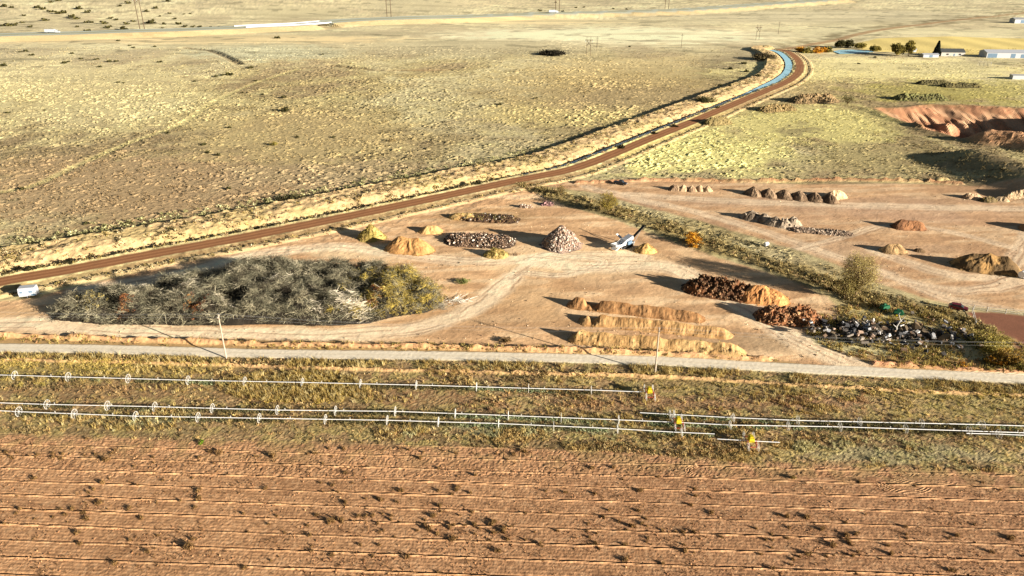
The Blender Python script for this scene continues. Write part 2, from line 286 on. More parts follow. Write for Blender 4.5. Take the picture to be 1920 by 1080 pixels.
    t, s_ = poly_d(X, Y, RIDGE, 40); e = ss(0, 25, s_); h += np.where(t > 0, ss(9, 0, t), ss(30, 0, -t))*6.5*e; mix(ss(14, 6, t)*ss(-2, 2, t)*.7*e, C(88, 92, 50))
    return h, np.clip(col, 0.004, .95), reg
HS_BRIDGE = 0.0
_b = np.array([G(598, 51)]); HS_BRIDGE = float(poly_d(_b[:, 0], _b[:, 1], HIGHWAY, 200)[1][0])
LOOPS = [(*G(1318, 884), 2.6, 1.7, -3.2, 3.2)]
LOOPS = [(*G(1325, 883), 3.2, 1.6, 1.2, 3.2), (*G(1325, 883), 3.2, 1.6, -3.2, -1.0), (*G(1695, 905), 4.0, 2.4, -3.1, -.6), (*G(1735, 893), 6, 2.2, -2.8, -.9)]
HEAP1 = G(1790, 222); HEAP2 = G(1745, 238)
def hz(x, y): return float(zf(np.array([x]), np.array([y]))[0])
def GP(px, py):
    """the point of the ground seen at that place of the survey"""
    u = (px-960)/FPX; v = (540-py)/FPX
    t = np.exp(np.linspace(math.log(60), math.log(4500), 1800)); x = t*u; y = t*(CT+v*ST); z = HCAM-t*(ST-v*CT)
    d = z-macro(x, y); k = int(np.argmax(d < 0)) if (d < 0).any() else len(t)-1
    a = d[k-1]/(d[k-1]-d[k]+1e-9); X = x[k-1]+a*(x[k]-x[k-1]); Y = y[k-1]+a*(y[k]-y[k-1])
    return (X, Y, hz(X, Y))
# ------------------------------------------------------------------ materials
def mat_attr(name, rough=.9, nscale=3.0, namt=.35, bump=.0, bscale=8.0, base=None, spec=.2, metal=0.0, transl=0.0):
    m = bpy.data.materials.new(name); m.use_nodes = True; nt = m.node_tree; N = nt.nodes; L = nt.links
    b = N['Principled BSDF']; b.inputs['Roughness'].default_value = rough; b.inputs['Specular IOR Level'].default_value = spec; b.inputs['Metallic'].default_value = metal
    tc = N.new('ShaderNodeTexCoord'); no = N.new('ShaderNodeTexNoise'); no.inputs['Scale'].default_value = nscale; no.inputs['Detail'].default_value = 4
    L.new(tc.outputs['Object'], no.inputs['Vector'])
    mr = N.new('ShaderNodeMapRange'); mr.inputs['From Min'].default_value = .3; mr.inputs['From Max'].default_value = .7; mr.inputs['To Min'].default_value = 1-namt; mr.inputs['To Max'].default_value = 1+namt
    L.new(no.outputs['Fac'], mr.inputs['Value'])
    mx = N.new('ShaderNodeVectorMath'); mx.operation = 'SCALE'
    if base is None:
        at = N.new('ShaderNodeAttribute'); at.attribute_name = 'Col'; L.new(at.outputs['Color'], mx.inputs[0])
    else: mx.inputs[0].default_value = tuple(base)
    L.new(mr.outputs['Result'], mx.inputs['Scale']); L.new(mx.outputs[0], b.inputs['Base Color'])
    if bump > 0:
        n2 = N.new('ShaderNodeTexNoise'); n2.inputs['Scale'].default_value = bscale; n2.inputs['Detail'].default_value = 3; L.new(tc.outputs['Object'], n2.inputs['Vector'])
        bp = N.new('ShaderNodeBump'); bp.inputs['Distance'].default_value = bump; bp.inputs['Strength'].default_value = 1; L.new(n2.outputs['Fac'], bp.inputs['Height']); L.new(bp.outputs['Normal'], b.inputs['Normal'])
    if transl:
        tr = N.new('ShaderNodeBsdfTranslucent'); L.new(mx.outputs[0], tr.inputs['Color']); ms = N.new('ShaderNodeMixShader'); ms.inputs[0].default_value = transl
        L.new(b.outputs[0], ms.inputs[1]); L.new(tr.outputs[0], ms.inputs[2]); L.new(ms.outputs[0], N['Material Output'].inputs[0])
    return m
M_GROUND = mat_attr('dry_ground', nscale=1.3, namt=.22, bump=.06, bscale=3.0)
M_SOIL = mat_attr('loose_soil', nscale=2.2, namt=.15, bump=.03, bscale=7.0)
M_ROAD = mat_attr('packed_gravel', nscale=2.5, namt=.06, bump=.01, bscale=12)
M_HEAP = mat_attr('heap_soil', nscale=1.5, namt=.18, bump=.10, bscale=3.5)
M_ROCK = mat_attr('broken_rock', nscale=3, namt=.25)
M_LEAF = mat_attr('foliage', nscale=2, namt=.2, transl=.25)
M_WOOD = mat_attr('dead_wood', nscale=3, namt=.25)
def plain(name, c, **k): return mat_attr(name, base=c, **k)
M_PIPE = plain('aluminium_pipe', (.74, .74, .73), rough=.5, namt=.06, spec=.5)
M_WHEEL = plain('galvanised_rim', (.62, .60, .54), rough=.6, namt=.1)
M_YELLOW = plain('yellow_paint', (.55, .43, .02), rough=.5, namt=.08)
M_RED = plain('red_paint', (.40, .05, .03), rough=.5, namt=.1)
M_WHITE = plain('white_paint', (.42, .44, .47), rough=.5, namt=.06)
M_BLUE = plain('blue_grey_paint', (.12, .19, .27), rough=.5, namt=.1)
M_GLASS = plain('dark_glass', (.03, .04, .05), rough=.15, namt=.1, spec=.6)
M_TYRE = plain('tyre_rubber', (.02, .02, .02), rough=.8, namt=.1)
M_POLE = plain('weathered_pole', (.42, .34, .25), rough=.85, namt=.2)
M_STEEL = plain('grey_steel', (.30, .31, .31), rough=.6, namt=.15)
M_BLACK = plain('black_belt', (.025, .025, .025), rough=.7, namt=.2)
M_ROOF = plain('dark_roof', (.07, .075, .075), rough=.8, namt=.2)
M_MAROON = plain('maroon_paint', (.13, .012, .02), rough=.3, namt=.1, spec=.5)
M_CARBLK = plain('black_car_paint', (.015, .018, .022), rough=.3, namt=.1, spec=.5)
M_GREEN = plain('green_paint', (.015, .10, .045), rough=.5, namt=.15)
M_CONC = plain('pale_concrete', (.46, .44, .40), rough=.8, namt=.1)
M_DARKPOLE = plain('brown_timber', (.10, .07, .045), rough=.9, namt=.15)
M_WIRE = plain('bare_wire', (.55, .55, .52), rough=.5, namt=.02)
def mat_water():
    m = bpy.data.materials.new('canal_water'); m.use_nodes = True; nt = m.node_tree; b = nt.nodes['Principled BSDF']
    b.inputs['Base Color'].default_value = (.50, .86, 1.0, 1); b.inputs['Roughness'].default_value = .25; b.inputs['IOR'].default_value = 1.33  # bright blue base stands in for the sky reflected in the water
    n = nt.nodes.new('ShaderNodeTexNoise'); n.inputs['Scale'].default_value = 1.5; bp = nt.nodes.new('ShaderNodeBump'); bp.inputs['Distance'].default_value = .02
    tc = nt.nodes.new('ShaderNodeTexCoord'); nt.links.new(tc.outputs['Object'], n.inputs['Vector']); nt.links.new(n.outputs['Fac'], bp.inputs['Height']); nt.links.new(bp.outputs['Normal'], b.inputs['Normal'])
    return m
M_WATER = mat_water()
# ------------------------------------------------------------------ mesh helpers
def mk(name, V, F, mat, col=None, parent=None, loc=None, smooth=False):
    """V (n,3); F list of int arrays (m,3)/(m,4); col per vertex"""
    V = np.asarray(V, np.float32); F = [np.asarray(f, np.int32) for f in (F if isinstance(F, list) else [F]) if len(f)]
    me = bpy.data.meshes.new(name); me.vertices.add(len(V)); me.vertices.foreach_set('co', V.ravel())
    nl = sum(f.size for f in F); npoly = sum(len(f) for f in F)
    me.loops.add(nl); me.polygons.add(npoly)
    me.loops.foreach_set('vertex_index', np.concatenate([f.ravel() for f in F]))
    sizes = np.concatenate([np.full(len(f), f.shape[1], np.int32) for f in F]); st = np.concatenate([[0], np.cumsum(sizes)[:-1]]).astype(np.int32)
    me.polygons.foreach_set('loop_start', st); me.polygons.foreach_set('loop_total', sizes)
    me.polygons.foreach_set('use_smooth', np.full(npoly, smooth))
    me.update(calc_edges=True)
    if col is not None:
        a = me.color_attributes.new('Col', 'FLOAT_COLOR', 'POINT'); c = np.ones((len(V), 4), np.float32); c[:, :3] = col; a.data.foreach_set('color', c.ravel())
    me.materials.append(mat); o = bpy.data.objects.new(name, me); COL.objects.link(o)
    if loc is not None: o.location = loc
    if parent is not None: o.parent = parent
    return o
def tag(o, label=None, cat=None, group=None, kind=None):
    if label: o['label'] = label
    if cat: o['category'] = cat
    if group: o['group'] = group
    if kind: o['kind'] = kind
    return o
def empty(name, loc, rz=0, label=None, cat=None, group=None):
    o = bpy.data.objects.new(name, None); o.location = loc; o.rotation_euler = (0, 0, rz); COL.objects.link(o); return tag(o, label, cat, group)
class MB:
    def __init__(s): s.V = []; s.F = {3: [], 4: []}; s.C = []; s.n = 0
    def add(s, V, F, col=(1, 1, 1)):
        V = np.asarray(V, float); F = np.asarray(F, int)
        s.V.append(V); s.F[F.shape[1]].append(F+s.n); c = np.asarray(col, float)
        s.C.append(np.broadcast_to(c, V.shape) if c.ndim == 1 else c); s.n += len(V); return s
    def box(s, c, d, rz=0, ry=0, rx=0, col=(1, 1, 1), taper=1.0):
        v = np.array([[x, y, z] for z in (-.5, .5) for y in (-.5, .5) for x in (-.5, .5)], float); v[4:, :2] *= taper; v *= np.array(d)
        v = rot(v, rx, ry, rz)+np.array(c)
        return s.add(v, [[0, 2, 3, 1], [4, 5, 7, 6], [0, 1, 5, 4], [2, 6, 7, 3], [0, 4, 6, 2], [1, 3, 7, 5]], col)
    def tube(s, pts, r, n=6, col=(1, 1, 1), cap=True):
        pts = np.asarray(pts, float); r = np.broadcast_to(np.asarray(r, float), (len(pts),))
        T = np.gradient(pts, axis=0); T /= np.linalg.norm(T, axis=1)[:, None]+1e-9
        up = np.where(np.abs(T[:, 2:3]) > .9, np.array([[1., 0, 0]]), np.array([[0, 0, 1.]]))
        A = np.cross(T, up); A /= np.linalg.norm(A, axis=1)[:, None]+1e-9; B = np.cross(T, A)
        a = np.arange(n)*2*np.pi/n
        V = (pts[:, None]+r[:, None, None]*(np.cos(a)[None, :, None]*A[:, None]+np.sin(a)[None, :, None]*B[:, None])).reshape(-1, 3)
        F = [[i*n+j, i*n+(j+1) % n, (i+1)*n+(j+1) % n, (i+1)*n+j] for i in range(len(pts)-1) for j in range(n)]
        s.add(V, F, col)
        if cap:
            for i, o in ((0, 1), (len(pts)-1, -1)):
                k = s.n; s.add(np.vstack([V[i*n:(i+1)*n], pts[i]]), [[j, (j+1) % n, n] if o < 0 else [(j+1) % n, j, n] for j in range(n)], col)
        return s
    def ring(s, c, Rr, r, axis='x', n=20, m=5, col=(1, 1, 1)):
        a = np.arange(n+1)*2*np.pi/n; z = np.zeros(n+1)
        P = {'x': np.stack([z, Rr*np.cos(a), Rr*np.sin(a)], 1), 'y': np.stack([Rr*np.cos(a), z, Rr*np.sin(a)], 1), 'z': np.stack([Rr*np.cos(a), Rr*np.sin(a), z], 1)}[axis]
        b = np.arange(m)*2*np.pi/m; e = P/Rr; ax = np.array({'x': [1., 0, 0], 'y': [0, 1., 0], 'z': [0, 0, 1.]}[axis])
        V = (P[:n, None]+r*(np.cos(b)[None, :, None]*e[:n, None]+np.sin(b)[None, :, None]*ax)).reshape(-1, 3)+np.array(c)
        F = [[i*m+j, i*m+(j+1) % m, ((i+1) % n)*m+(j+1) % m, ((i+1) % n)*m+j] for i in range(n) for j in range(m)]
        return s.add(V, F, col)
    def prism(s, prof, y0, y1, col=(1, 1, 1)):
        """outline in x,z pushed along y"""
        n = len(prof); V = [[p[0], y, p[1]] for y in (y0, y1) for p in prof]
        s.add(V, [[i, (i+1) % n, n+(i+1) % n, n+i] for i in range(n)], col)
        cx = sum(p[0] for p in prof)/n; cz = sum(p[1] for p in prof)/n
        for q, y in ((0, y0), (1, y1)):
            s.add([[p[0], y, p[1]] for p in prof]+[[cx, y, cz]], [[i, (i+1) % n, n] if q else [(i+1) % n, i, n] for i in range(n)], col)
        return s
    def out(s, name, mat, parent=None, loc=None, smooth=False):
        F = [np.vstack(s.F[k]) for k in (3, 4) if s.F[k]]
        return mk(name, np.vstack(s.V), F, mat, np.vstack(s.C), parent, loc, smooth)
def rot(v, rx, ry, rz):
    cx, sx, cy, sy, cz, sz = math.cos(rx), math.sin(rx), math.cos(ry), math.sin(ry), math.cos(rz), math.sin(rz)
    Rx = np.array([[1, 0, 0], [0, cx, -sx], [0, sx, cx]]); Ry = np.array([[cy, 0, sy], [0, 1, 0], [-sy, 0, cy]]); Rz = np.array([[cz, -sz, 0], [sz, cz, 0], [0, 0, 1]])
    return v@(Rz@Ry@Rx).T
def rand_rots(n):
    q = rng.normal(size=(n, 4)); q /= np.linalg.norm(q, axis=1)[:, None]; w, x, y, z = q.T
    return np.stack([1-2*(y*y+z*z), 2*(x*y-z*w), 2*(x*z+y*w), 2*(x*y+z*w), 1-2*(x*x+z*z), 2*(y*z-x*w), 2*(x*z-y*w), 2*(y*z+x*w), 1-2*(x*x+y*y)], 1).reshape(n, 3, 3)
phi = (1+5**.5)/2
ICO_V = np.array([[-1, phi, 0], [1, phi, 0], [-1, -phi, 0], [1, -phi, 0], [0, -1, phi], [0, 1, phi], [0, -1, -phi], [0, 1, -phi], [phi, 0, -1], [phi, 0, 1], [-phi, 0, -1], [-phi, 0, 1]])/1.9
ICO_F = np.array([[0, 11, 5], [0, 5, 1], [0, 1, 7], [0, 7, 10], [0, 10, 11], [1, 5, 9], [5, 11, 4], [11, 10, 2], [10, 7, 6], [7, 1, 8], [3, 9, 4], [3, 4, 2], [3, 2, 6], [3, 6, 8], [3, 8, 9], [4, 9, 5], [2, 4, 11], [6, 2, 10], [8, 6, 7], [9, 8, 1]])
def rocks(P, size, cols, flat=1.0):
    """many irregular stones: P (n,3), size (n,), cols (n,3) -> V,F,C"""
    n = len(P); Rm = rand_rots(n); sc = rng.uniform(.55, 1.25, (n, 1, 3)); sc[:, :, 2] *= flat
    v = ICO_V[None]*rng.uniform(.75, 1.2, (n, 12, 1))*sc*size[:, None, None]
    v = np.einsum('nij,nkj->nki', Rm, v)+P[:, None]
    F = ICO_F[None]+12*np.arange(n)[:, None, None]
    c = np.repeat(cols, 12, axis=0)
    return v.reshape(-1, 3), F.reshape(-1, 3), c
def leaves(P, Rr, Hh, cols, nl, lsize, droop=0, fill=.35, flatness=1.0, vary=.3):
    """tufts/crowns of small leaf faces. P (n,3) bases, Rr,Hh (n,), cols (n,3)"""
    n = len(P); N = n*nl
    d = rng.normal(size=(N, 3)); d[:, 2] = np.abs(d[:, 2]); d /= np.linalg.norm(d, axis=1)[:, None]
    rad = rng.uniform(fill, 1.0, (N, 1))**.6
    idx = np.repeat(np.arange(n), nl)
    c = P[idx]+d*rad*np.stack([Rr[idx], Rr[idx], Hh[idx]], 1)
    Rm = rand_rots(N); s = (lsize*np.ones(n))[idx]*rng.uniform(.6, 1.3, N)
    q = np.array([[-.5, -.28, 0], [.5, -.28, 0.0], [.42, .3, .1], [-.42, .3, .1]])
    v = np.einsum('nij,kj->nki', Rm, q)*s[:, None, None]; v[:, :, 2] *= flatness
    v = v+c[:, None]
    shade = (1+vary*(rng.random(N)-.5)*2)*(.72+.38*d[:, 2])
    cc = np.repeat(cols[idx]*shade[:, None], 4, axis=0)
    F = np.arange(N*4).reshape(-1, 4)
    return v.reshape(-1, 3), F, cc
def blades(P, Hh, cols, nl, w, spread=.5):
    """upright grass blades: triangles"""
    n = len(P); N = n*nl; idx = np.repeat(np.arange(n), nl); a = rng.uniform(0, 2*np.pi, N); r = Hh[idx]*spread*rng.random(N)
    base = P[idx]+np.stack([r*np.cos(a), r*np.sin(a), 0*a], 1); b = rng.uniform(0, np.pi, N); ww = (w*np.ones(n))[idx]
    ht = Hh[idx]*rng.uniform(.6, 1.1, N); lean = rng.normal(0, .25, (N, 2))*ht[:, None]
    e = np.stack([np.cos(b)*ww, np.sin(b)*ww, 0*b], 1)
    tip = base+np.stack([lean[:, 0]+np.cos(a)*ht*.25, lean[:, 1]+np.sin(a)*ht*.25, ht], 1)
    V = np.stack([base-e, base+e, tip+e*.3, tip-e*.3], 1).reshape(-1, 3); cc = np.repeat(cols[idx]*rng.uniform(.7, 1.3, (N, 1)), 4, axis=0)
    return V, np.arange(N*4).reshape(-1, 4), cc
def pick(cols, n, w=None):
    cols = np.array([C(*c) for c in cols]); return cols[rng.choice(len(cols), n, p=w)]*rng.uniform(.8, 1.2, (n, 1))
# ------------------------------------------------------------------ build the ground
GRID = {}
def zf(X, Y):
    X = np.asarray(X, float); Y = np.asarray(Y, float); y, u, z = GRID['y'], GRID['u'], GRID['z']
    i = np.clip(np.searchsorted(y, Y)-1, 0, len(y)-2); a = np.clip((Y-y[i])/(y[i+1]-y[i]), 0, 1); U = X/np.maximum(Y, 1)
    j = np.clip(np.searchsorted(u, U)-1, 0, len(u)-2); c = np.clip((U-u[j])/(u[j+1]-u[j]), 0, 1)
    return (z[i, j]*(1-c)+z[i, j+1]*c)*(1-a)+(z[i+1, j]*(1-c)+z[i+1, j+1]*c)*a
def ground_tone(P, k=1.1, v=.25):
    X, Y = P[:, 0], P[:, 1]; i = np.clip(np.searchsorted(GRID['y'], Y), 0, len(GRID['y'])-1); j = np.clip(np.searchsorted(GRID['u'], X/Y), 0, len(GRID['u'])-1)
    return GRID['col'][i, j]*k*rng.uniform(1-v, 1+v, (len(P), 1))
def build_ground():
    lg = np.linspace(math.log(55), math.log(1100), 1250); lg2 = np.linspace(math.log(1100), math.log(9000), 160)[1:]
    Yr = np.exp(np.concatenate([lg, lg2])); u = np.concatenate([np.linspace(-1.6, -.99, 40), np.linspace(-.985, .985, 960), np.linspace(.99, 1.6, 40)])
    nr, nc = len(Yr), len(u)
    Y = np.repeat(Yr, nc); X = (Yr[:, None]*u[None]).ravel()
    z = np.empty(nr*nc); col = np.empty((nr*nc, 3)); reg = np.empty(nr*nc, int); step = nc*60
    for a in range(0, nr*nc, step): z[a:a+step], col[a:a+step], reg[a:a+step] = terrain(X[a:a+step], Y[a:a+step])
    V = np.stack([X, Y, z], 1); GRID.update(y=Yr, u=u, z=z.reshape(nr, nc), col=col.reshape(nr, nc, 3))
    i = (np.arange(nr-1)[:, None]*nc+np.arange(nc-1)[None]).ravel()
    F = np.stack([i, i+1, i+nc+1, i+nc], 1); fr = reg[i]
    names = {0: ('grassland', M_GROUND), 1: ('ploughed_field', M_SOIL), 2: ('verge', M_GROUND), 3: ('gravel_road', M_ROAD), 4: ('dirt_yard', M_SOIL), 5: ('canal_road', M_ROAD), 6: ('canal_bank', M_GROUND), 7: ('highway', M_ROAD), 8: ('quarry_pit', M_SOIL), 9: ('stubble_field', M_GROUND), 10: ('corral_ground', M_SOIL)}
    for k, (nm, mt) in names.items():
        f = F[fr == k]
        if not len(f): continue
        uq, inv = np.unique(f, return_inverse=True)
        o = mk(nm, V[uq], inv.reshape(-1, 4), mt, col[uq]); tag(o, kind='structure')
build_ground()
def water_ribbon():
    P = CANAL[CANAL[:, 0] > 5]; T = np.gradient(P, axis=0); T /= np.linalg.norm(T, axis=1)[:, None]; Nn = np.stack([-T[:, 1], T[:, 0]], 1)
    wd_ = ss(490, 548, P[:, 1])[:, None]; A = P+Nn*(7.2-1.2*wd_); B = P+Nn*(10.2+1.3*wd_); V = np.concatenate([A, B]); z = macro(V[:, 0], V[:, 1]); zz = (z[:len(A)]+z[len(A):])/2-.35+.95*wd_[:, 0]; V = np.column_stack([V, np.concatenate([zz, zz])]); n = len(A)
    tag(mk('canal_water', V, [np.array([[i, i+1, n+i+1, n+i] for i in range(n-1)])], M_WATER), kind='structure')
    pts = [(1562, 97), (1575, 94), (1600, 93.5), (1628, 94.5), (1640, 98), (1610, 101), (1575, 102)]
    q = [GP(*p) for p in pts]; zc = max(p[2] for p in q)+.25; V = [(p[0], p[1], zc) for p in q]; c = np.mean(V, 0); n = len(V)
    tag(mk('pond_water', V+[tuple(c)], [np.array([[i, (i+1) % n, n] for i in range(n)])], M_WATER), kind='structure')
water_ribbon()
# ------------------------------------------------------------------ vegetation scattered as ground cover
def scatter(n, xr, yr, keep):
    """random points of the ground with density proportional to what the photograph resolves"""
    Y = np.exp(rng.uniform(math.log(yr[0]), math.log(yr[1]), n)); X = Y*rng.uniform(xr[0], xr[1], n)
    p = keep(X, Y); s = rng.random(n) < p; X, Y = X[s], Y[s]
    z = zf(X, Y); return np.stack([X, Y, z], 1)
def between(X, Y):
    fd, _ = poly_d(X, Y, FIELD_EDGE, 200); rd, _ = poly_d(X, Y, ROAD, 200); return fd, rd
def n1_(X, Y): return (fbm(X/4, Y/4, 139, 3)-.5)*14
def cover():
    # verge weeds and grasses
    def kv(X, Y):
        fd, rd = between(X, Y); k = ((fd > -.5) & (rd < -2.3)).astype(float); n = fbm(X/6, Y/3, 131, 3)
        n_ = fbm(X/16, Y/5, 133, 3); k = k*np.where(np.min([in_patch(X+n*4, Y+n*4, VERGE_TONES[q][0]) for q in (4, 7, 8, 11)], axis=0) < 1.05, .22, 1); return k*(.10+.90*ss(.42, .58, n)*ss(.44, .56, n_))
    P = scatter(110000, (-1.0, 1.0), (108, 175), kv); n = len(P); X, Y = P[:, 0], P[:, 1]
    cols = pick([(186, 168, 112), (160, 140, 92), (206, 190, 140), (110, 96, 64), (176, 146, 102), (78, 70, 46)], n); q = ss(.46, .56, fbm(X/11, Y/4, 135, 3))[:, None]
    cols = cols*(1-.6*q)+C(184, 162, 104)*rng.uniform(.6, 1.3, (n, 1))*.6*q; q = ss(.56, .64, fbm(X/9, Y/4, 137, 3))[:, None]; cols = cols*(1-.5*q)+C(70, 66, 42)*.5*q
    cols = cols*np.array([1.32, 1.24, 1.2])
    for p, c, s in VERGE_TONES:
        k = (in_patch(X+n1_(X, Y), Y+n1_(X, Y), p) < 1.05)[:, None]; cols = np.where(k, cols*.45+c*.6*1.15, cols)
    r = rng.uniform(.12, .36, n)*(.6+1.0*fbm(X/9, Y/9, 141, 2)); P[:, 2] -= .05
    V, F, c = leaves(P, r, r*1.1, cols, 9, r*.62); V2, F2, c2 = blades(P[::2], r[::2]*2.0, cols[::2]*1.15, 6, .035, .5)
    tag(mk('verge_weeds', np.vstack([V, V2]), [np.vstack([F, F2+len(V)])], M_LEAF, np.vstack([c, c2])), kind='stuff')
    # tall pale grass by the road shoulder and the yellow patch
    def kg(X, Y):
        fd, rd = between(X, Y); k = ((rd < -2.5) & (rd > -6.5))*ss(.36, .56, fbm(X/5, Y/5, 151, 2))*.9; k = np.maximum(k, ((rd < -6) & (fd > 2))*ss(.56, .66, fbm(X/12, Y/4, 153, 3))*.25)
        k2 = (in_patch(X, Y, VERGE_TONES[0][0]) < 1.1)*(rd < -3)*.8
        return np.maximum(k, k2)
    P = scatter(42000, (-1.0, 1.0), (120, 170), kg); n = len(P); hh = rng.uniform(.5, 1.15, n)
    V, F, c = blades(P, hh, pick([(200, 178, 110), (184, 158, 92), (214, 196, 140), (156, 130, 78)], n), 9, .05, .35)
    tag(mk('tall_dry_grass', V, F, M_LEAF, c), kind='stuff')
    # sagebrush and bunchgrass on the plain
    def kp(X, Y):
        cd, _ = poly_d(X, Y, CANAL, 60); yd = area_d(X, Y, YARD2, 200); rd, _ = poly_d(X, Y, ROAD, 60); ps = area_d(X, Y, PIT, 200); y1 = area_d(X, Y, YARD, 200)
        k = ((cd > 28) | (cd == 1e6) | (cd < -9)) & (yd < -3) & (y1 < -3) & (ps < -2) & (rd > 4)
        nn = fbm(X/35, Y/35, 161, 3); n2 = fbm(X/7, Y/7, 165, 2); t, _ = poly_d(X, Y, TRACK, 30)
        return k*(.16+.65*ss(.42, .62, nn)*ss(.4, .6, n2)+.5*(np.abs(np.abs(t)-5) < 3))
    P = scatter(150000, (-1.0, 1.0), (178, 760), kp); n = len(P); X, Y = P[:, 0], P[:, 1]
    cols = ground_tone(P, .85, .3); dk = rng.random(n) < .45; cols[dk] = cols[dk]*.5+C(90, 88, 60)*.3
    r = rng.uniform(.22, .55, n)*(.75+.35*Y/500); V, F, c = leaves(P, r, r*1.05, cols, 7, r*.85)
    tag(mk('sagebrush_scrub', V, F, M_LEAF, c), kind='stuff')
    # dense sage on the far toe of the bank
    def kb(X, Y):
        cd, cs = poly_d(X, Y, CANAL, 60); n = fbm(X/9, Y/9, 171, 2)
        west = ss(60, -20, X)
        return np.where((cd > 30.5) & (cd < 46), west*ss(16, 3, cd-29+(n-.5)*10)*.42, 0)
    P = scatter(60000, (-1.0, .45), (185, 420), kb); n = len(P); r = rng.uniform(.4, 1.3, n)
    V, F, c = leaves(P, r, r*.95, pick([(196, 190, 136), (172, 168, 116), (210, 202, 150), (130, 126, 82)], n), 16, r*.5)
    tag(mk('bank_sage', V, F, M_LEAF, c), kind='stuff')
    # brush on the canal bank and along the road shoulder
    def kc(X, Y):
        cd, cs = poly_d(X, Y, CANAL, 60); n = fbm(X/6, Y/6, 175, 3)
        return np.where(((cd > 11.5) & (cd < 26)), .06+.5*ss(.48, .60, n), np.where((cd > 4.4) & (cd < 6.6), .75, np.where((cd < -7) & (cd > -10.5), .35, 0)))
    P = scatter(120000, (-1.0, .55), (170, 640), kc); n = len(P); r = rng.uniform(.35, .95, n)*(.8+.25*P[:, 1]/300)
    V, F, c = leaves(P, r, r*.9, pick([(196, 180, 134), (180, 158, 98), (156, 138, 82), (206, 188, 148), (120, 106, 70), (184, 154, 114), (84, 78, 50)], n), 10, r*.6)
    tag(mk('bank_brush', V, F, M_LEAF, c), kind='stuff')
    # ditch weeds, dark
    def kd(X, Y):
        cd, cs = poly_d(X, Y, CANAL, 60); n = fbm(X/8, Y/8, 181, 2); vis = ss(560, 480, Y)*(1-.6*((X > 30) & (X < 130)))
        return np.where((cd > 6.6) & (cd < 11.5), .9*ss(.3, .5, n)*vis, 0)
    P = scatter(26000, (-1.0, .5), (180, 560), kd); n = len(P); r = rng.uniform(.4, .8, n)
    V, F, c = leaves(P, r, r*1.1, pick([(96, 96, 50), (130, 122, 66), (70, 70, 40)], n), 9, r*.6)
    tag(mk('ditch_weeds', V, F, M_LEAF, c), kind='stuff')
    # strip between the two yards
    def ks(X, Y):
        st, s = poly_d(X, Y, STRIP, 30); n = fbm(X/5, Y/5, 185, 3)-.03; yd = area_d(X, Y, YARD, 30)
        return np.where((np.abs(st) < 6) & (yd < 1.0), (.1+.9*ss(.44, .6, n))*ss(6, 2.5, np.abs(st)), 0)
    P = scatter(60000, (.0, .75), (160, 330), ks); n = len(P); r = rng.uniform(.3, .85, n)
    V, F, c = leaves(P, r, r*1.2, pick([(186, 166, 110), (158, 138, 90), (210, 192, 136), (110, 96, 62), (80, 70, 48), (190, 160, 116)], n), 12, r*.5)
    V2, F2, c2 = blades(P[::2], r[::2]*1.8, pick([(206, 186, 124), (160, 140, 84)], len(P[::2])), 6, .05, .4)
    tag(mk('strip_shrubbery', np.vstack([V, V2]), [np.vstack([F, F2+len(V)])], M_LEAF, np.vstack([c, c2])), kind='stuff')
    # scrub around the scrap heap and the south-east corner, and north of the gravel road
    JK = GL([(1520, 600), (1600, 570), (1700, 575), (1800, 590), (1850, 625), (1930, 655), (2000, 700), (1920, 700), (1640, 680), (1560, 652), (1515, 625)])
    def kj(X, Y):
        a = area_d(X, Y, JK, 30); n = fbm(X/4, Y/4, 191, 3); rd, _ = poly_d(X, Y, ROAD, 20)
        return np.where((a > -1) & (rd > 2.6), .25+.75*ss(.4, .6, n), np.where((rd > 2.3) & (rd < 5.2) & (area_d(X, Y, YARD, 10) < 0), .35*ss(.35, .6, n), 0))
    P = scatter(70000, (-1.0, 1.0), (135, 205), kj); n = len(P); r = rng.uniform(.22, .6, n)
    V, F, c = leaves(P, r, r*1.1, pick([(170, 152, 94), (136, 120, 74), (200, 178, 116), (96, 86, 54), (180, 138, 98)], n), 9, r*.55)
    V2, F2, c2 = blades(P[::2], r[::2]*1.9, pick([(206, 184, 100), (170, 150, 80)], len(P[::2])), 5, .04, .4)
    tag(mk('corner_scrub', np.vstack([V, V2]), [np.vstack([F, F2+len(V)])], M_LEAF, np.vstack([c, c2])), kind='stuff')
def pipe_weeds():  # weed rows added beside the pipes for the dark shadow line they give
    out = []
    for pts in ([(0, 703), (352, 713), (567, 717), (780, 722), (991, 728), (1200, 735)], [(0, 755), (290, 762.5), (520, 769), (742, 771.5), (953, 779), (1160, 787), (1370, 797), (1575, 800), (1920, 811)], [(0, 770), (254, 780), (486, 784), (727, 788), (935, 794), (1159, 804), (1340, 813)], [(1200, 774), (1496, 788), (1920, 798)]):
        W = np.array([G(p[0], p[1], .98) for p in pts]); L = np.concatenate([[0], np.cumsum(np.linalg.norm(np.diff(W, axis=0), axis=1))]); n = int(L[-1]*22); s = rng.uniform(0, L[-1], n)
        x = np.interp(s, L, W[:, 0]); y = np.interp(s, L, W[:, 1])+rng.normal(.45, .38, n); k = fbm(x/5, x*0, 221, 2) > .36; out.append(np.stack([x, y], 1)[k])
    P = np.vstack(out); P = np.column_stack([P, zf(P[:, 0], P[:, 1])]); n = len(P); r = rng.uniform(.14, .34, n); g = np.array(ss(.45, .6, fbm(P[:, 0]/20, P[:, 1]/9, 223, 2)))[:, None]
    c0 = pick([(112, 106, 70), (90, 86, 56), (140, 130, 88)], n)*(1-g)+pick([(170, 180, 138), (190, 196, 150), (126, 138, 96)], n)*g
    V, F, c = leaves(P, r, r*1.5, c0, 8, r*.6); tag(mk('weeds_under_pipes', V, F, M_LEAF, c), kind='stuff')
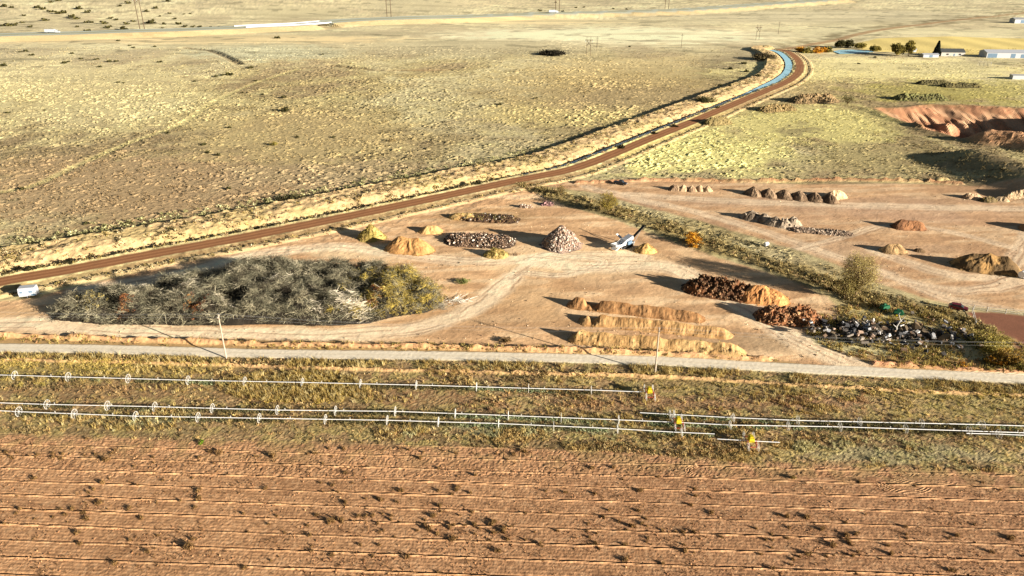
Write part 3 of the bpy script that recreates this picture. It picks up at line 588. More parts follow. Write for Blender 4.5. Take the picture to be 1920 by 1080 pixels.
def clods():
    def kf(X, Y):
        fd, _ = poly_d(X, Y, FIELD_EDGE, 200); return np.where((fd < -1) & (fd > -199), ss(.40, .62, fbm(X/6, Y/3, 211, 3)), 0)
    P = scatter(26000, (-1.05, 1.05), (66, 135), kf); n = len(P); s = .05+.13*rng.random(n)**3; V, F, c = rocks(P, s, pick([(196, 150, 106), (168, 122, 84), (140, 100, 68)], n))
    tag(mk('soil_clods', V, F, M_SOIL, c), kind='stuff')
    def ky(X, Y):
        a = np.maximum(area_d(X, Y, YARD), area_d(X, Y, YARD2)); return np.where(a > 0, .08+.9*ss(.5, .66, fbm(X/8, Y/8, 215, 3)), 0)
    Q = scatter(30000, (-1.0, 1.0), (150, 330), ky); n = len(Q); s = .05+.2*rng.random(n)**4; V, F, c = rocks(Q, s, pick([(200, 170, 134), (150, 120, 90), (110, 88, 66), (226, 204, 170)], n))
    tag(mk('yard_gravel', V, F, M_SOIL, c), kind='stuff')
    P = scatter(14000, (-1.05, 1.05), (66, 138), lambda X, Y: kf(X, Y)*.8); n = len(P); V, F, c = blades(P, rng.uniform(.10, .34, n), pick([(130, 98, 62), (104, 78, 48), (160, 124, 80)], n), 7, .028, .6)
    tag(mk('field_seedlings', V, F, M_LEAF, c), kind='stuff')
cover(); pipe_weeds(); clods()
# ------------------------------------------------------------------ thin sticks, many at once
def sticks(Pts, rad, cols, taper=.4):
    """Pts (n,k,3) polylines -> three-sided tapering tubes"""
    n, k, _ = Pts.shape; T = np.gradient(Pts, axis=1); T /= np.linalg.norm(T, axis=2)[..., None]+1e-9
    rv = rng.normal(size=(n, 1, 3)); A = np.cross(T, rv); A /= np.linalg.norm(A, axis=2)[..., None]+1e-9; B = np.cross(T, A)
    a = np.arange(3)*2*np.pi/3; rr = (rad[:, None]*np.linspace(1, taper, k)[None])[..., None, None]
    V = Pts[:, :, None]+rr*(np.cos(a)[None, None, :, None]*A[:, :, None]+np.sin(a)[None, None, :, None]*B[:, :, None])
    i = np.arange(k-1)[:, None]*3; j = np.arange(3)[None]; j2 = (j+1) % 3
    f = np.stack([i+j, i+j2, i+3+j2, i+3+j], -1).reshape(-1, 4); F = (f[None]+(np.arange(n)*k*3)[:, None, None]).reshape(-1, 4)
    return V.reshape(-1, 3), F, np.repeat(cols, 3*k, axis=0)
def slivers(P, L, wd, cols, up=.0):
    n = len(P); d = rng.normal(size=(n, 3)); d[:, 2] = d[:, 2]*.6+up; d /= np.linalg.norm(d, axis=1)[:, None]
    s = np.cross(d, rng.normal(size=(n, 3))); s /= np.linalg.norm(s, axis=1)[:, None]; L = L[:, None]; wd = wd[:, None]
    V = np.stack([P-s*wd, P+s*wd, P+d*L+s*wd*.5, P+d*L-s*wd*.5], 1).reshape(-1, 3)
    return V, np.arange(4*n).reshape(-1, 4), np.repeat(cols, 4, axis=0)
def tint(c, n, v=.25): return C(*c)[None]*rng.uniform(1-v, 1+v, (n, 1))
# ------------------------------------------------------------------ heaps
def heap(name, label, cat, px, L, W, H, deg, c1, c2=None, kind='cone', lumps=.12, res=.3, seed=0, group=None, prof=None, mat=None, stones=0, stone_c=None, stone_s=.3, stone_flat=1, weeds=0):
    """one tipped heap of soil/rubble; px = foot of its middle in the survey (or a world point)"""
    x0, y0, z0 = GP(*px) if len(px) == 2 else px
    nx, ny = int(L*1.3/res)+3, int(W*1.5/res)+3
    gx, gy = np.meshgrid(np.linspace(-L*.66, L*.66, nx), np.linspace(-W*.75, W*.75, ny), indexing='ij'); x = gx.ravel(); y = gy.ravel()
    wx = x+(fbm(x/2.2, y/2.2, 300+seed, 3)-.5)*.7; wy = y+(fbm(x/2.2, y/2.2, 310+seed, 3)-.5)*.7
    a = L/2-W/2 if L > W*1.3 else 0
    sx = np.clip(wx, -a, a) if a > 0 else 0*wx
    d = np.hypot((wx-sx)/(W/2 if a > 0 else L/2), wy/(W/2))
    crest = 1+(.30*(vn(x/2.6+seed, x*0, 320+seed)-.5) if a > 0 else 0)
    if prof is not None: crest = crest*np.interp(x/(L/2), *prof)
    gull = (fbm(x/.8, y/4.0, 330+seed, 3)-.5) if kind == 'windrow' else (fbm(np.arctan2(y, x+.01)*3.2, d*1.3, 330+seed, 3)-.5)
    h = H*crest*np.clip(1-d, 0, 1)**.88
    h = h+gull*(.32 if kind == 'windrow' else .5)*H*ss(0, .35, 1-d)*ss(1.0, .6, 1-d)*.55+(fbm(x/.7, y/.7, 340+seed, 3)-.5)*lumps*2*ss(0, .15, 1-d)*(1+H*.25)
    if kind == 'flat': h = np.minimum(h, H*.55*(.8+.5*fbm(x/1.3, y/1.3, 345+seed, 3)))
    h = h+(.05 if kind == 'windrow' else .14)*H*ss(1.28, .6, d+.25*(fbm(x/1.1, y/1.1, 370+seed, 2)-.5)); h = np.where(d > 1.3, -.4, h-.08)
    cA = C(*c1); cB = C(*(c2 or c1)); m = ss(.40, .62, fbm(x/1.8, y/1.8, 350+seed, 3))[:, None]; col = (cA*(1-m)+cB*m)*(.86+.28*fbm(x/.5, y/.5, 360+seed, 2))[:, None]
    ca, sa = math.cos(R(deg)), math.sin(R(deg)); X = x*ca-y*sa; Y = x*sa+y*ca
    z = zf(x0+X, y0+Y)-z0; V = np.stack([X, Y, h+z], 1)
    i = (np.arange(nx-1)[:, None]*ny+np.arange(ny-1)[None]).ravel(); F = np.stack([i, i+ny, i+ny+1, i+1], 1)
    F = F[(h[F] > -.35).any(1)]
    parts = [(V, F, col, mat or M_HEAP)]
    def surf(n, lim=.95):
        k = np.where(d < lim)[0]; k = k[rng.integers(0, len(k), n)]; return V[k]+rng.normal(0, .12, (n, 3))*[1, 1, .3]
    root = None
    if not stones and H > 1.5:      # spill around the foot, same material
        k = np.where((d > .75) & (d < 1.3))[0]; k = k[rng.integers(0, len(k), int(L*W*1.2)+20)]; v, f, c = rocks(V[k]+[0, 0, .03], .05+.16*rng.random(len(k))**3, np.vstack([cA, cB])[rng.integers(0, 2, len(k))])
        V0 = V; V = np.vstack([V, v]); F3 = f+len(V0); colx = np.vstack([col, c]); root = mk(name, V, [F3, F], mat or M_HEAP, colx, None, (x0, y0, z0)); tag(root, label, cat, group); V = V0
        if weeds:
            e = empty(name, (x0, y0, z0), 0, label, cat, group); root.name = 'mound'; root.parent = e; root.location = (0, 0, 0)
            for kk in ('label', 'category', 'group'):
                if kk in root: del root[kk]
            e.name = name; root = e
    elif stones:
        P = surf(stones, 1.0); sz = stone_s*rng.uniform(.5, 1.6, stones)**1.3
        sc = pick(stone_c, stones) if stone_c else tint(c1, stones)
        v, f, c = rocks(P, sz, sc, stone_flat)
        if stones >= 40:
            root = empty(name, (x0, y0, z0), 0, label, cat, group)
            mk('core', V, F, mat or M_HEAP, col, root); mk('stones' if stone_flat > .9 else 'slabs', v, f, M_ROCK, c, root)['kind'] = 'stuff'
        else:
            root = mk(name, np.vstack([V, v]), [F, f+len(V)], mat or M_HEAP, np.vstack([col, c]), None, (x0, y0, z0)); tag(root, label, cat, group)
    else:
        root = mk(name, V, F, mat or M_HEAP, col, None, (x0, y0, z0)); tag(root, label, cat, group)
    if weeds:
        P = surf(weeds); r = rng.uniform(.15, .4, weeds); v, f, c = leaves(P, r, r, pick([(186, 172, 96), (140, 126, 64)], weeds), 8, r*.6); mk('weeds', v, f, M_LEAF, c, root)['kind'] = 'stuff'
    return root
TANP, BRN = (212, 168, 108), (176, 128, 80)
heap('windrow', 'brown northern windrow with a dark scooped hollow near its west end', 'windrow', (1190, 585), 37, 5.3, 2.3, -14.5, (180, 136, 90), (150, 110, 70), 'windrow', .07, .24, 1, 'three long soil windrows in the yard', ([-1, -.9, -.82, -.74, -.70, -.60, -.56, -.5, .3, .8, 1], [.6, 1.1, 1.15, 1.0, .25, .2, .3, .95, .95, .85, .55]))
heap('windrow', 'middle windrow of tan soil with a lone lump parted from its west end', 'windrow', (1226, 615), 39, 5.3, 2.3, -12.5, (194, 154, 102), (166, 126, 80), 'windrow', .07, .24, 2, 'three long soil windrows in the yard', ([-1, -.92, -.86, -.82, -.78, -.70, .3, .8, 1], [.5, .75, .6, .2, .25, .95, 1.0, .85, .5]))
heap('windrow', 'longest palest windrow nearest the gravel road, weeds along its foot', 'windrow', (1230, 649), 43, 5.5, 2.5, -10.5, (202, 166, 112), (178, 140, 90), 'windrow', .07, .24, 3, 'three long soil windrows in the yard', ([-1, -.9, -.5, .2, .8, 1], [.7, 1, 1.0, .95, .9, .5]), weeds=60)
heap('rock_pile', 'tall cone of grey and pinkish broken stone in the middle of the yard', 'rock pile', (1052, 459), 12.5, 12.5, 5.6, 0, (176, 150, 132), (120, 104, 92), 'cone', .3, .35, 4, stones=2600, stone_c=[(190, 170, 150), (156, 134, 120), (206, 192, 176), (110, 94, 84), (170, 140, 116)], stone_s=.25)
heap('dirt_pile', 'smooth tan cone of dirt right of the grassy heap and above the brush', 'dirt pile', (768, 467), 16, 9.5, 3.3, -12, (204, 156, 98), (176, 130, 80), 'cone', .10, .3, 5)
heap('dirt_pile', 'grass grown heap beside the canal road, tan dirt cone on its right', 'dirt pile', (697, 446), 9, 8, 4.4, 0, (196, 166, 100), (150, 132, 70), 'cone', .14, .3, 6, weeds=260)
heap('dirt_pile', 'small tan mound behind the smooth cone of dirt', 'dirt pile', (808, 434), 8.5, 6, 1.9, 0, (220, 178, 118), (196, 152, 96), 'cone', .08, .3, 7)
heap('dirt_pile', 'low straw coloured mound nearest the canal road above the white debris', 'dirt pile', (868, 408), 11, 6, 1.6, -10, (206, 172, 112), (150, 112, 70), 'cone', .10, .35, 8, weeds=60)
heap('debris_heap', 'flat dark heap of brown scrap behind the white rubble', 'debris', (918, 410), 22, 9, 1.5, -8, (110, 84, 60), (70, 54, 40), 'flat', .4, .35, 9, stones=150, stone_c=[(130, 106, 80), (84, 66, 50), (180, 170, 156), (60, 50, 42)], stone_s=.25, weeds=140)
heap('debris_heap', 'spread of white and grey rubble with dark gaps, left of the stone cone', 'debris', (900, 452), 24, 12, 2.2, -10, (110, 88, 68), (70, 56, 44), 'flat', .35, .35, 10, stones=1000, stone_c=[(226, 210, 190), (200, 176, 152), (150, 124, 102), (130, 106, 84), (84, 70, 60), (60, 50, 44), (180, 144, 116)], stone_s=.27, stone_flat=.5)
heap('debris_heap', 'pale straw covered clump at the front of the white rubble', 'debris', (930, 479), 8, 5.5, 2.0, 0, (190, 164, 104), (140, 116, 66), 'cone', .3, .3, 11, weeds=220)
heap('debris_heap', 'tiny grey rubble clump by the top end of the shrub strip', 'debris', (986, 388), 6, 3, .9, -10, (150, 124, 100), None, 'cone', .2, .3, 12, stones=46, stone_c=[(200, 180, 160), (120, 100, 84)], stone_s=.3)
heap('debris_heap', 'small purplish rubble clump against the upper shrub strip', 'debris', (1026, 384), 5, 3, 1.0, 0, (130, 100, 92), None, 'cone', .2, .3, 13, stones=44, stone_c=[(180, 140, 140), (110, 86, 84)], stone_s=.3)
heap('dirt_pile', 'little yellow dirt heap under the conveyor of the screening machine', 'dirt pile', (1210, 470), 7.5, 6, 2.5, 0, (222, 180, 112), (180, 138, 84), 'cone', .12, .3, 14, weeds=30)
heap('clod_pile', 'ragged dark brown clod heap with deep shadows, west of the orange mound', 'clod pile', (1352, 547), 21, 10, 3.3, -18, (122, 82, 52), (86, 58, 38), 'cone', .9, .35, 15, stones=900, stone_c=[(140, 108, 78), (100, 76, 54), (170, 132, 96), (80, 60, 44)], stone_s=.25)
heap('dirt_pile', 'orange tan mound joined to the east end of the brown clods', 'dirt pile', (1430, 560), 14, 8.5, 3.2, -15, (216, 158, 98), (186, 130, 78), 'cone', .22, .3, 16)
heap('clod_pile', 'heap of rusty orange clods south of the orange mound', 'clod pile', (1478, 598), 17, 8.5, 3.2, -8, (150, 100, 64), (120, 78, 50), 'cone', .5, .35, 17, stones=1200, stone_c=[(176, 130, 92), (150, 108, 74), (120, 88, 62), (194, 152, 110), (90, 66, 48)], stone_s=.22)
# upper yard
for i, (px, py, w) in enumerate([(1265, 356, 4.2), (1282, 357, 3.6), (1297, 358, 3.6), (1312, 357, 3.4), (1326, 358, 3.2)]):
    heap('gravel_heap', ['first and largest pale gravel heap at the west end of the short row', 'second pale heap of the short row of five', 'third, middle heap of the short row of five', 'fourth heap of the short row, next to last', 'last small heap at the east end of the short row'][i], 'gravel heap', (px, py), w*1.35, w*1.2, 2.1, 20*i, (196, 166, 130), (136, 112, 88), 'cone', .2, .3, 20+i, 'short row of gravel heaps beyond the shrub strip')
for i in range(6):
    heap('dirt_heap', 'dark backed dirt heap, %s from the west in the long diagonal row' % ['first', 'second', 'third', 'fourth', 'fifth', 'sixth'][i], 'dirt heap', (1412+i*28.5, 364+i*2.6), 6.2, 8.5, 2.9, 25, (160, 134, 106), (106, 86, 66), 'cone', .12, .3, 30+i, 'long row of dirt heaps in the upper yard')
heap('dirt_heap', 'pale stepped heap closing the east end of the long diagonal row', 'dirt heap', (1566, 370), 10, 6.5, 2.6, 25, (226, 194, 150), (190, 158, 120), 'cone', .2, .3, 37)
for i, (px, py, s) in enumerate([(1408, 409, 5.5), (1432, 414, 5), (1452, 420, 5), (1470, 424, 4.5), (1487, 420, 4.2)]):
    heap('rubble_heap', ['light grey rubble heap at the west end of the grey row', 'second grey rubble heap, a shadow on each side', 'third grey rubble heap in the middle of the row', 'fourth grey rubble heap, lowest of the row', 'fifth grey rubble heap, beside the flat slabs'][i], 'rubble heap', (px, py), s*1.5, s*1.2, 2.7, -10, (178, 160, 136), (116, 102, 86), 'cone', .14, .3, 40+i, 'row of grey rubble heaps', stones=14, stone_c=[(190, 176, 156), (120, 108, 96)], stone_s=.3)
heap('rubble_heap', 'low spread of broken concrete slabs at the east end of the grey row', 'rubble heap', (1540, 434), 21, 6, .8, -14, (150, 128, 106), (110, 92, 76), 'flat', .25, .35, 46, stones=260, stone_c=[(200, 182, 160), (166, 144, 122), (120, 100, 84)], stone_s=.27, stone_flat=.6)
heap('dirt_heap', 'dark brown pointed heap alone in the middle of the upper yard', 'dirt heap', (1703, 427), 11.5, 6, 2.7, -8, (158, 112, 76), (120, 84, 58), 'cone', .12, .3, 47)
heap('dirt_heap', 'small tan heap up and right of the big bare tree', 'dirt heap', (1674, 471), 8.5, 5.5, 2.2, 0, (200, 164, 116), (160, 130, 90), 'cone', .1, .3, 48)
heap('dirt_heap', 'tiny dark heap between the tan heap and the big dark mound', 'dirt heap', (1724, 471), 3.6, 2.6, 1.1, 0, (110, 88, 62), None, 'cone', .2, .25, 49)
heap('dirt_heap', 'largest dark mound of the upper yard with a yellowish east face', 'dirt heap', (1848, 502), 19, 10, 4.0, -18, (176, 138, 86), (110, 88, 58), 'cone', .08, .3, 150)
heap('dirt_heap', 'pale lumpy heap left of the boulder row at the upper right edge', 'dirt heap', (1822, 371), 8, 5, 1.9, 0, (206, 174, 138), (150, 124, 96), 'cone', .25, .3, 51)
heap('dirt_heap', 'dark weedy heap in front of the pale lumpy heap', 'dirt heap', (1852, 377), 6.5, 4.5, 1.6, 0, (130, 112, 80), (90, 80, 54), 'cone', .25, .3, 52, weeds=50)
heap('dirt_heap', 'low pale heap right of the dark weedy heap', 'dirt heap', (1876, 376), 6, 4, 1.5, -20, (196, 170, 134), None, 'cone', .2, .3, 53)
heap('dirt_heap', 'long pale heap cut by the right edge beneath the grassland', 'dirt heap', (1910, 371), 14, 6, 2.1, 5, (212, 182, 142), (176, 148, 112), 'cone', .2, .3, 54)
heap('dirt_heap', 'brown heap at the right edge throwing a long shadow into the upper yard', 'dirt heap', (1948, 430), 13, 8, 3.2, 0, (170, 128, 88), None, 'cone', .2, .35, 55)
heap('dirt_heap', 'low tan heap on the plain just north of the upper yard', 'dirt heap', (1765, 340), 8, 5, 1.5, 0, (190, 168, 116), None, 'cone', .1, .3, 57)
# mounds on the plain beside the canal
heap('spoil_mound', 'scrubby spoil mound by the canal bend with a black shadow behind', 'spoil mound', (1524, 190), 34, 16, 4.0, 10, (160, 134, 96), (110, 94, 66), 'cone', .5, .5, 60, weeds=220)
heap('spoil_mound', 'bushy spoil mound close to the canal road below the bend', 'spoil mound', (1455, 206), 26, 12, 3.0, 20, (166, 142, 96), (116, 98, 64), 'cone', .5, .5, 61, weeds=220)
heap('spoil_mound', 'small rough mound touching the canal road west of the bushy one', 'spoil mound', (1345, 232), 18, 9, 3.2, 25, (150, 132, 88), (110, 98, 64), 'cone', .35, .4, 62, weeds=150)
heap('spoil_mound', 'dark rough mound in the green grassland north of the quarry', 'spoil mound', (1725, 186), 36, 14, 3.2, 0, (130, 128, 78), (90, 86, 54), 'cone', .5, .5, 63, weeds=150)
heap('spoil_mound', 'low dark ridge of dirt, western of two on the green grassland', 'spoil mound', (1750, 158), 26, 10, 2.6, 0, (104, 96, 60), (80, 74, 48), 'cone', .5, .5, 64)
heap('spoil_mound', 'low dark ridge of dirt, eastern of two on the green grassland', 'spoil mound', (1800, 163), 30, 10, 2.6, 0, (110, 100, 62), (84, 78, 50), 'cone', .5, .5, 65)
# ------------------------------------------------------------------ the great brush pile
def brush_pile():
    c = BRUSH.mean(0); z0 = hz(*c); root = empty('brush_pile', (c[0], c[1], z0), 0, 'huge long pile of grey green dead branches filling the west yard', 'brush pile')
    x0, y0 = BRUSH.min(0)-1; x1, y1 = BRUSH.max(0)+1
    gx, gy = np.meshgrid(np.arange(x0, x1, .5), np.arange(y0, y1, .5), indexing='ij'); X = gx.ravel(); Y = gy.ravel(); nx, ny = gx.shape
    def top(X, Y):
        d = area_d(X, Y, BRUSH); e = np.clip(d/3.5, 0, 1)**.6
        return d, 4.6*e*(.55+.8*ss(.25, .75, fbm(X/4.5, Y/4.5, 401, 2)))*(.75+.5*vn(X/2.2, Y/2.2, 402))
    d, h = top(X, Y); zz = zf(X, Y); V = np.stack([X-c[0], Y-c[1], zz-z0+np.where(d > 0, h*.72, -.4)], 1)
    i = (np.arange(nx-1)[:, None]*ny+np.arange(ny-1)[None]).ravel(); F = np.stack([i, i+ny, i+ny+1, i+1], 1); F = F[(d[F] > 0).any(1)]
    mk('packed_core', V, F, M_WOOD, C(46, 41, 33)[None]*rng.uniform(.5, 1.3, (len(V), 1)), root)
    # clusters: uprooted shrubs tipped in heaps
    qx, qy = np.meshgrid(np.arange(x0, x1, 1.05), np.arange(y0, y1, 1.05)); P = np.stack([qx.ravel(), qy.ravel()], 1)+rng.uniform(-.5, .5, (qx.size, 2)); dd, hh = top(P[:, 0], P[:, 1]); k = dd > .15; P = P[k]; hh = hh[k]; nC = len(P)
    zc = zf(P[:, 0], P[:, 1])-z0+hh
    east = ss(-50, -28, P[:, 0]); tone = fbm(P[:, 0]/7, P[:, 1]/7, 405, 2)
    az = rng.uniform(0, 2*np.pi, nC)*.6+R(150); palette = np.array([C(136, 132, 108), C(108, 102, 82), C(160, 152, 124), C(66, 58, 46), C(194, 184, 154)])
    cc = palette[rng.choice(5, nC, p=[.32, .24, .2, .14, .10])]
    yel = rng.random(nC) < east*.5; cc[yel] = C(190, 168, 84)
    nb = 17; idx = np.repeat(np.arange(nC), nb); n = len(idx)
    base = np.stack([P[idx, 0]-c[0], P[idx, 1]-c[1], zc[idx]-.35], 1)+rng.normal(0, .35, (n, 3))*[1, 1, .4]
    dirn = np.stack([np.cos(az[idx]), np.sin(az[idx]), .25+0*az[idx]], 1)+rng.normal(0, .55, (n, 3)); dirn /= np.linalg.norm(dirn, axis=1)[:, None]
    Ln = rng.uniform(.7, 2.3, n); t = np.linspace(0, 1, 4)[None, :, None]; bend = rng.normal(0, .35, (n, 1, 3))+np.array([0, 0, -.35])
    Pts = base[:, None]+dirn[:, None]*Ln[:, None, None]*t+bend*Ln[:, None, None]*t**2*.5
    v, f, cl = sticks(Pts, rng.uniform(.022, .065, n), cc[idx]*rng.uniform(.35, 1.6, (n, 1))); mk('branches', v, f, M_WOOD, cl, root)['kind'] = 'stuff'
    ns = 150000; idx = rng.integers(0, nC, ns); Q = np.stack([P[idx, 0]-c[0], P[idx, 1]-c[1], zc[idx]], 1)+rng.normal(0, .85, (ns, 3))*[1, 1, .42]
    Q[:, 2] = np.maximum(Q[:, 2], .05); v, f, cl = slivers(Q, rng.uniform(.25, .8, ns), rng.uniform(.014, .032, ns), cc[idx]*rng.uniform(.35, 1.5, (ns, 1)), .3); mk('twigs', v, f, M_WOOD, cl, root)['kind'] = 'stuff'
    # bleached branches: two drifts that shine
    spots = [(G(650, 596), 4.5, 170), (G(684, 590), 3.5, 130), (G(668, 603), 3, 70), (G(345, 553, 3), 6, 150), (G(515, 545, 3), 4, 60), (G(600, 600), 3, 80), (G(250, 560, 2), 4, 50), (G(420, 585, 2), 3, 50)]
    Pb = []; A = []
    for (sx, sy), r, m in spots: Pb.append(np.stack([sx+rng.normal(0, r*.45, m), sy+rng.normal(0, r*.3, m)], 1)); A.append(np.full(m, R(rng.choice([20, 150, -30]))))
    Pb = np.vstack(Pb); A = np.concatenate(A)+rng.normal(0, .5, len(Pb)); _, hb = top(Pb[:, 0], Pb[:, 1]); n = len(Pb)
    base = np.stack([Pb[:, 0]-c[0], Pb[:, 1]-c[1], hb+.55], 1); dirn = np.stack([np.cos(A), np.sin(A), rng.normal(.1, .25, n)], 1); Ln = rng.uniform(.9, 2.4, n)
    Pts = base[:, None]+dirn[:, None]*Ln[:, None, None]*t+rng.normal(0, .3, (n, 1, 3))*Ln[:, None, None]*t**2*.5
    v, f, cl = sticks(Pts, rng.uniform(.035, .075, n), tint((226, 214, 188), n)); tag(mk('bleached_branches', v, f, M_WOOD, cl, root), kind='stuff', label='pale bleached branches spilling over the front')
    # rust coloured brush and living yellow weeds
    for nm, sp, colr in (('rusty_brush', [(G(700, 580, 1), 2.6), (G(715, 566, 1), 1.8), (G(238, 597, .5), 2.0), (G(370, 597, .5), 2.6), (G(385, 590, 1), 2)], [(196, 140, 76), (150, 96, 62), (120, 70, 50)]), ('yellow_brush', [(G(770, 565, 1), 4.5), (G(800, 555, 1), 4.5), (G(815, 540, .5), 3.5), (G(750, 585, .5), 3), (G(720, 560, 1.5), 2.5), (G(560, 490, 2), 3), (G(180, 590, .5), 4)], [(176, 158, 96), (156, 140, 80), (198, 180, 118), (110, 100, 60)])):
        Q = np.vstack([np.stack([sx+rng.normal(0, r*.5, 60), sy+rng.normal(0, r*.4, 60)], 1) for (sx, sy), r in sp]); _, hq = top(Q[:, 0], Q[:, 1]); n = len(Q)
        v, f, cl = leaves(np.stack([Q[:, 0]-c[0], Q[:, 1]-c[1], hq+.5], 1), np.full(n, .55), np.full(n, .6), pick(colr, n), 12, .22); mk(nm, v, f, M_LEAF, cl, root)['kind'] = 'stuff'
brush_pile()
def stick_heap(name, label, px, r, n, col, seed_az=0, rad=.05, lenr=(1, 2.6)):
    x, y, z = GP(*px); P = rng.normal(0, r*.4, (n, 2))*[1.3, .7]; A = R(seed_az)+rng.normal(0, .6, n); L = rng.uniform(*lenr, n); t = np.linspace(0, 1, 4)[None, :, None]
    base = np.stack([P[:, 0], P[:, 1], rng.uniform(.1, .5, n)*r*.5], 1); d = np.stack([np.cos(A), np.sin(A), rng.normal(.1, .3, n)], 1)
    Pts = base[:, None]+d[:, None]*L[:, None, None]*t+rng.normal(0, .25, (n, 1, 3))*L[:, None, None]*t**2*.5; Pts[..., 2] = np.maximum(Pts[..., 2], .04)
    v, f, c = sticks(Pts, rng.uniform(.5, 1.3, n)*rad, tint(col, n)); return tag(mk(name, v, f, M_WOOD, c, None, (x, y, z)), label, 'branches')
stick_heap('bleached_log_heap', 'white bleached branches lying alone just east of the brush pile', (858, 566), 2.6, 70, (226, 220, 204), 0, .08)
stick_heap('dead_branch_heap', 'grey dead branches on the dirt at the southeast tip of the brush pile', (822, 578), 2.6, 110, (150, 142, 124), 40, .06)
stick_heap('bare_branch', 'thin fallen branch on the dirt above the field of tyre marks', (968, 480), 1.2, 12, (130, 100, 70), 90, .04)
# ------------------------------------------------------------------ bushes and trees
def bush(name, label, px, r, h, cols, n=60, nl=26, ls=.28, group=None, cat='bush', stems=True, base=None):
    x, y, z = base or GP(*px); root = empty(name, (x, y, z), 0, label, cat, group)
    P = rng.normal(0, 1, (n, 3)); P /= np.linalg.norm(P, axis=1)[:, None]; P *= rng.uniform(.2, .85, (n, 1)); P[:, 2] = np.abs(P[:, 2])*.95; P *= [r, r, h]
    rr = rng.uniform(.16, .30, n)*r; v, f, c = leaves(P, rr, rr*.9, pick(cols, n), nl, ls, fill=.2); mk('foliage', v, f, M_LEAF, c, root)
    if stems:
        b = MB()
        for k in range(9):
            a = k*.7+rng.random(); b.tube([(0, 0, -.1), (math.cos(a)*r*.3, math.sin(a)*r*.3, h*.45), (math.cos(a)*r*.6, math.sin(a)*r*.6, h*.85)], [.06*r**.5, .04*r**.5, .015], 5, C(120, 98, 66))
        b.out('stems', M_WOOD, root)
    return root
YG = [(196, 178, 84), (172, 156, 70), (216, 200, 112), (140, 128, 62)]
OR = [(226, 166, 50), (206, 146, 42), (236, 186, 76), (176, 122, 40)]
OL = [(150, 138, 68), (120, 110, 54), (176, 160, 84)]
DK = [(84, 82, 46), (62, 60, 36), (106, 100, 58)]
bush('bush', 'bright orange yellow bush on the dark edge of the shrub strip', (1298, 456), 4.0, 3.7, OR, 90, 30, .3)
bush('bush', 'small orange bush hugging the front of the bright one', (1300, 464), 1.6, 1.7, OR, 30, 24, .22)
bush('bush', 'big loose olive yellow willow bush above the lower right corner of the yard', (1852, 655), 5.6, 6.0, [(170, 156, 80), (140, 130, 66), (196, 180, 100)], 150, 22, .3)
bush('bush', 'rounded brown gold bush right of the olive willow bush', (1892, 682), 4.2, 4.4, [(190, 146, 60), (150, 122, 60), (170, 140, 70)], 110, 26, .28)
bush('bush', 'bright orange bush at the foot of the brown gold bush, the left one of two', (1856, 682), 1.8, 2.2, OR, 40, 24, .22)
bush('bush', 'bright orange bush at the foot of the brown gold bush, the right one of two', (1874, 687), 1.7, 2.0, OR, 36, 24, .22)
bush('bush', 'small orange bush beside the road berm, left of the orange pair', (1806, 688), 1.5, 1.6, OR, 30, 22, .2)
bush('bush', 'dark olive bush at the right edge behind the road berm', (1914, 697), 2.4, 2.2, OL, 50, 24, .22)
bush('bush', 'pale green bush standing alone on the bare yard east of the brush pile', (868, 530), 2.6, 1.2, [(130, 136, 80), (160, 160, 96)], 50, 20, .2)
bush('bush', 'lime green weed bush alone at the top edge of the ploughed field', (378, 831), .85, .85, [(130, 168, 40), (160, 186, 60), (96, 132, 34)], 26, 20, .12)
bush('bush', 'tan round bush alone near the turning marks in the field', (1486, 897), .8, .7, [(176, 150, 86), (140, 118, 66)], 26, 18, .12)
bush('bush', 'shadowy grey bush between the windrow ends and the road berm', (948, 642), 2.2, 1.1, [(150, 120, 78), (110, 88, 56)], 40, 18, .2)
bush('bush', 'pale tumble of dry shrub near the diagonal canal bank mid plain', (735, 265), 2.6, 1.8, [(190, 170, 120), (160, 140, 96)], 40, 16, .3)
bush('bush', 'round dark juniper alone in the middle of the plain', (535, 209), 3.6, 3.2, DK, 80, 20, .4)
bush('bush', 'second dark juniper, above the round one', (533, 184), 2.4, 2.0, DK, 50, 18, .4)
bush('bush', 'olive bush below the round juniper on the plain', (513, 272), 2.3, 2.0, OL, 50, 18, .3)
bush('bush', 'black bush at the lower end of the old track across the plain', (42, 356), 1.7, 1.5, DK, 40, 18, .25)
bush('bush', 'lone dark bush on the brown tones of the central plain', (936, 197), 2.2, 1.8, DK, 36, 16, .35)
bush('thicket', 'black thicket where the canal bank begins, below the plain', (548, 378), 7.5, 2.0, [(70, 66, 40), (50, 46, 30), (110, 104, 62)], 130, 16, .4, cat='thicket')
bush('thicket', 'dark oval thicket in a hollow on the far plain', (1034, 103), 14, 2.6, [(40, 36, 26), (56, 50, 34)], 160, 16, 1.1, cat='thicket', stems=False)
bush('thicket', 'thorny dark thicket on the far bank at the canal bend', (1432, 112), 13, 4.5, [(90, 80, 56), (60, 52, 38), (120, 106, 72)], 170, 14, .9, cat='thicket', stems=False)
bush('thicket', 'dark brush on the bank crest below the canal bend', (1322, 195), 8, 2.6, DK, 90, 14, .6, cat='thicket', stems=False)
for i, (px, py, r) in enumerate([(1500, 97, 6), (1512, 99, 7), (1531, 99, 8), (1545, 98, 5), (1553, 98, 5)]):
    bush('bush', ['orange bush first from the canal bend in the far row', 'orange gold bush second in the far row', 'widest yellow bush of the far row', 'orange bush before the dull end of the far row', 'dull olive bush closing the far row by the pond'][i], (px, py), r, 6, OR if i in (0, 2, 3) else OL, 60, 14, .9, 'orange bushes by the far pond', stems=False)
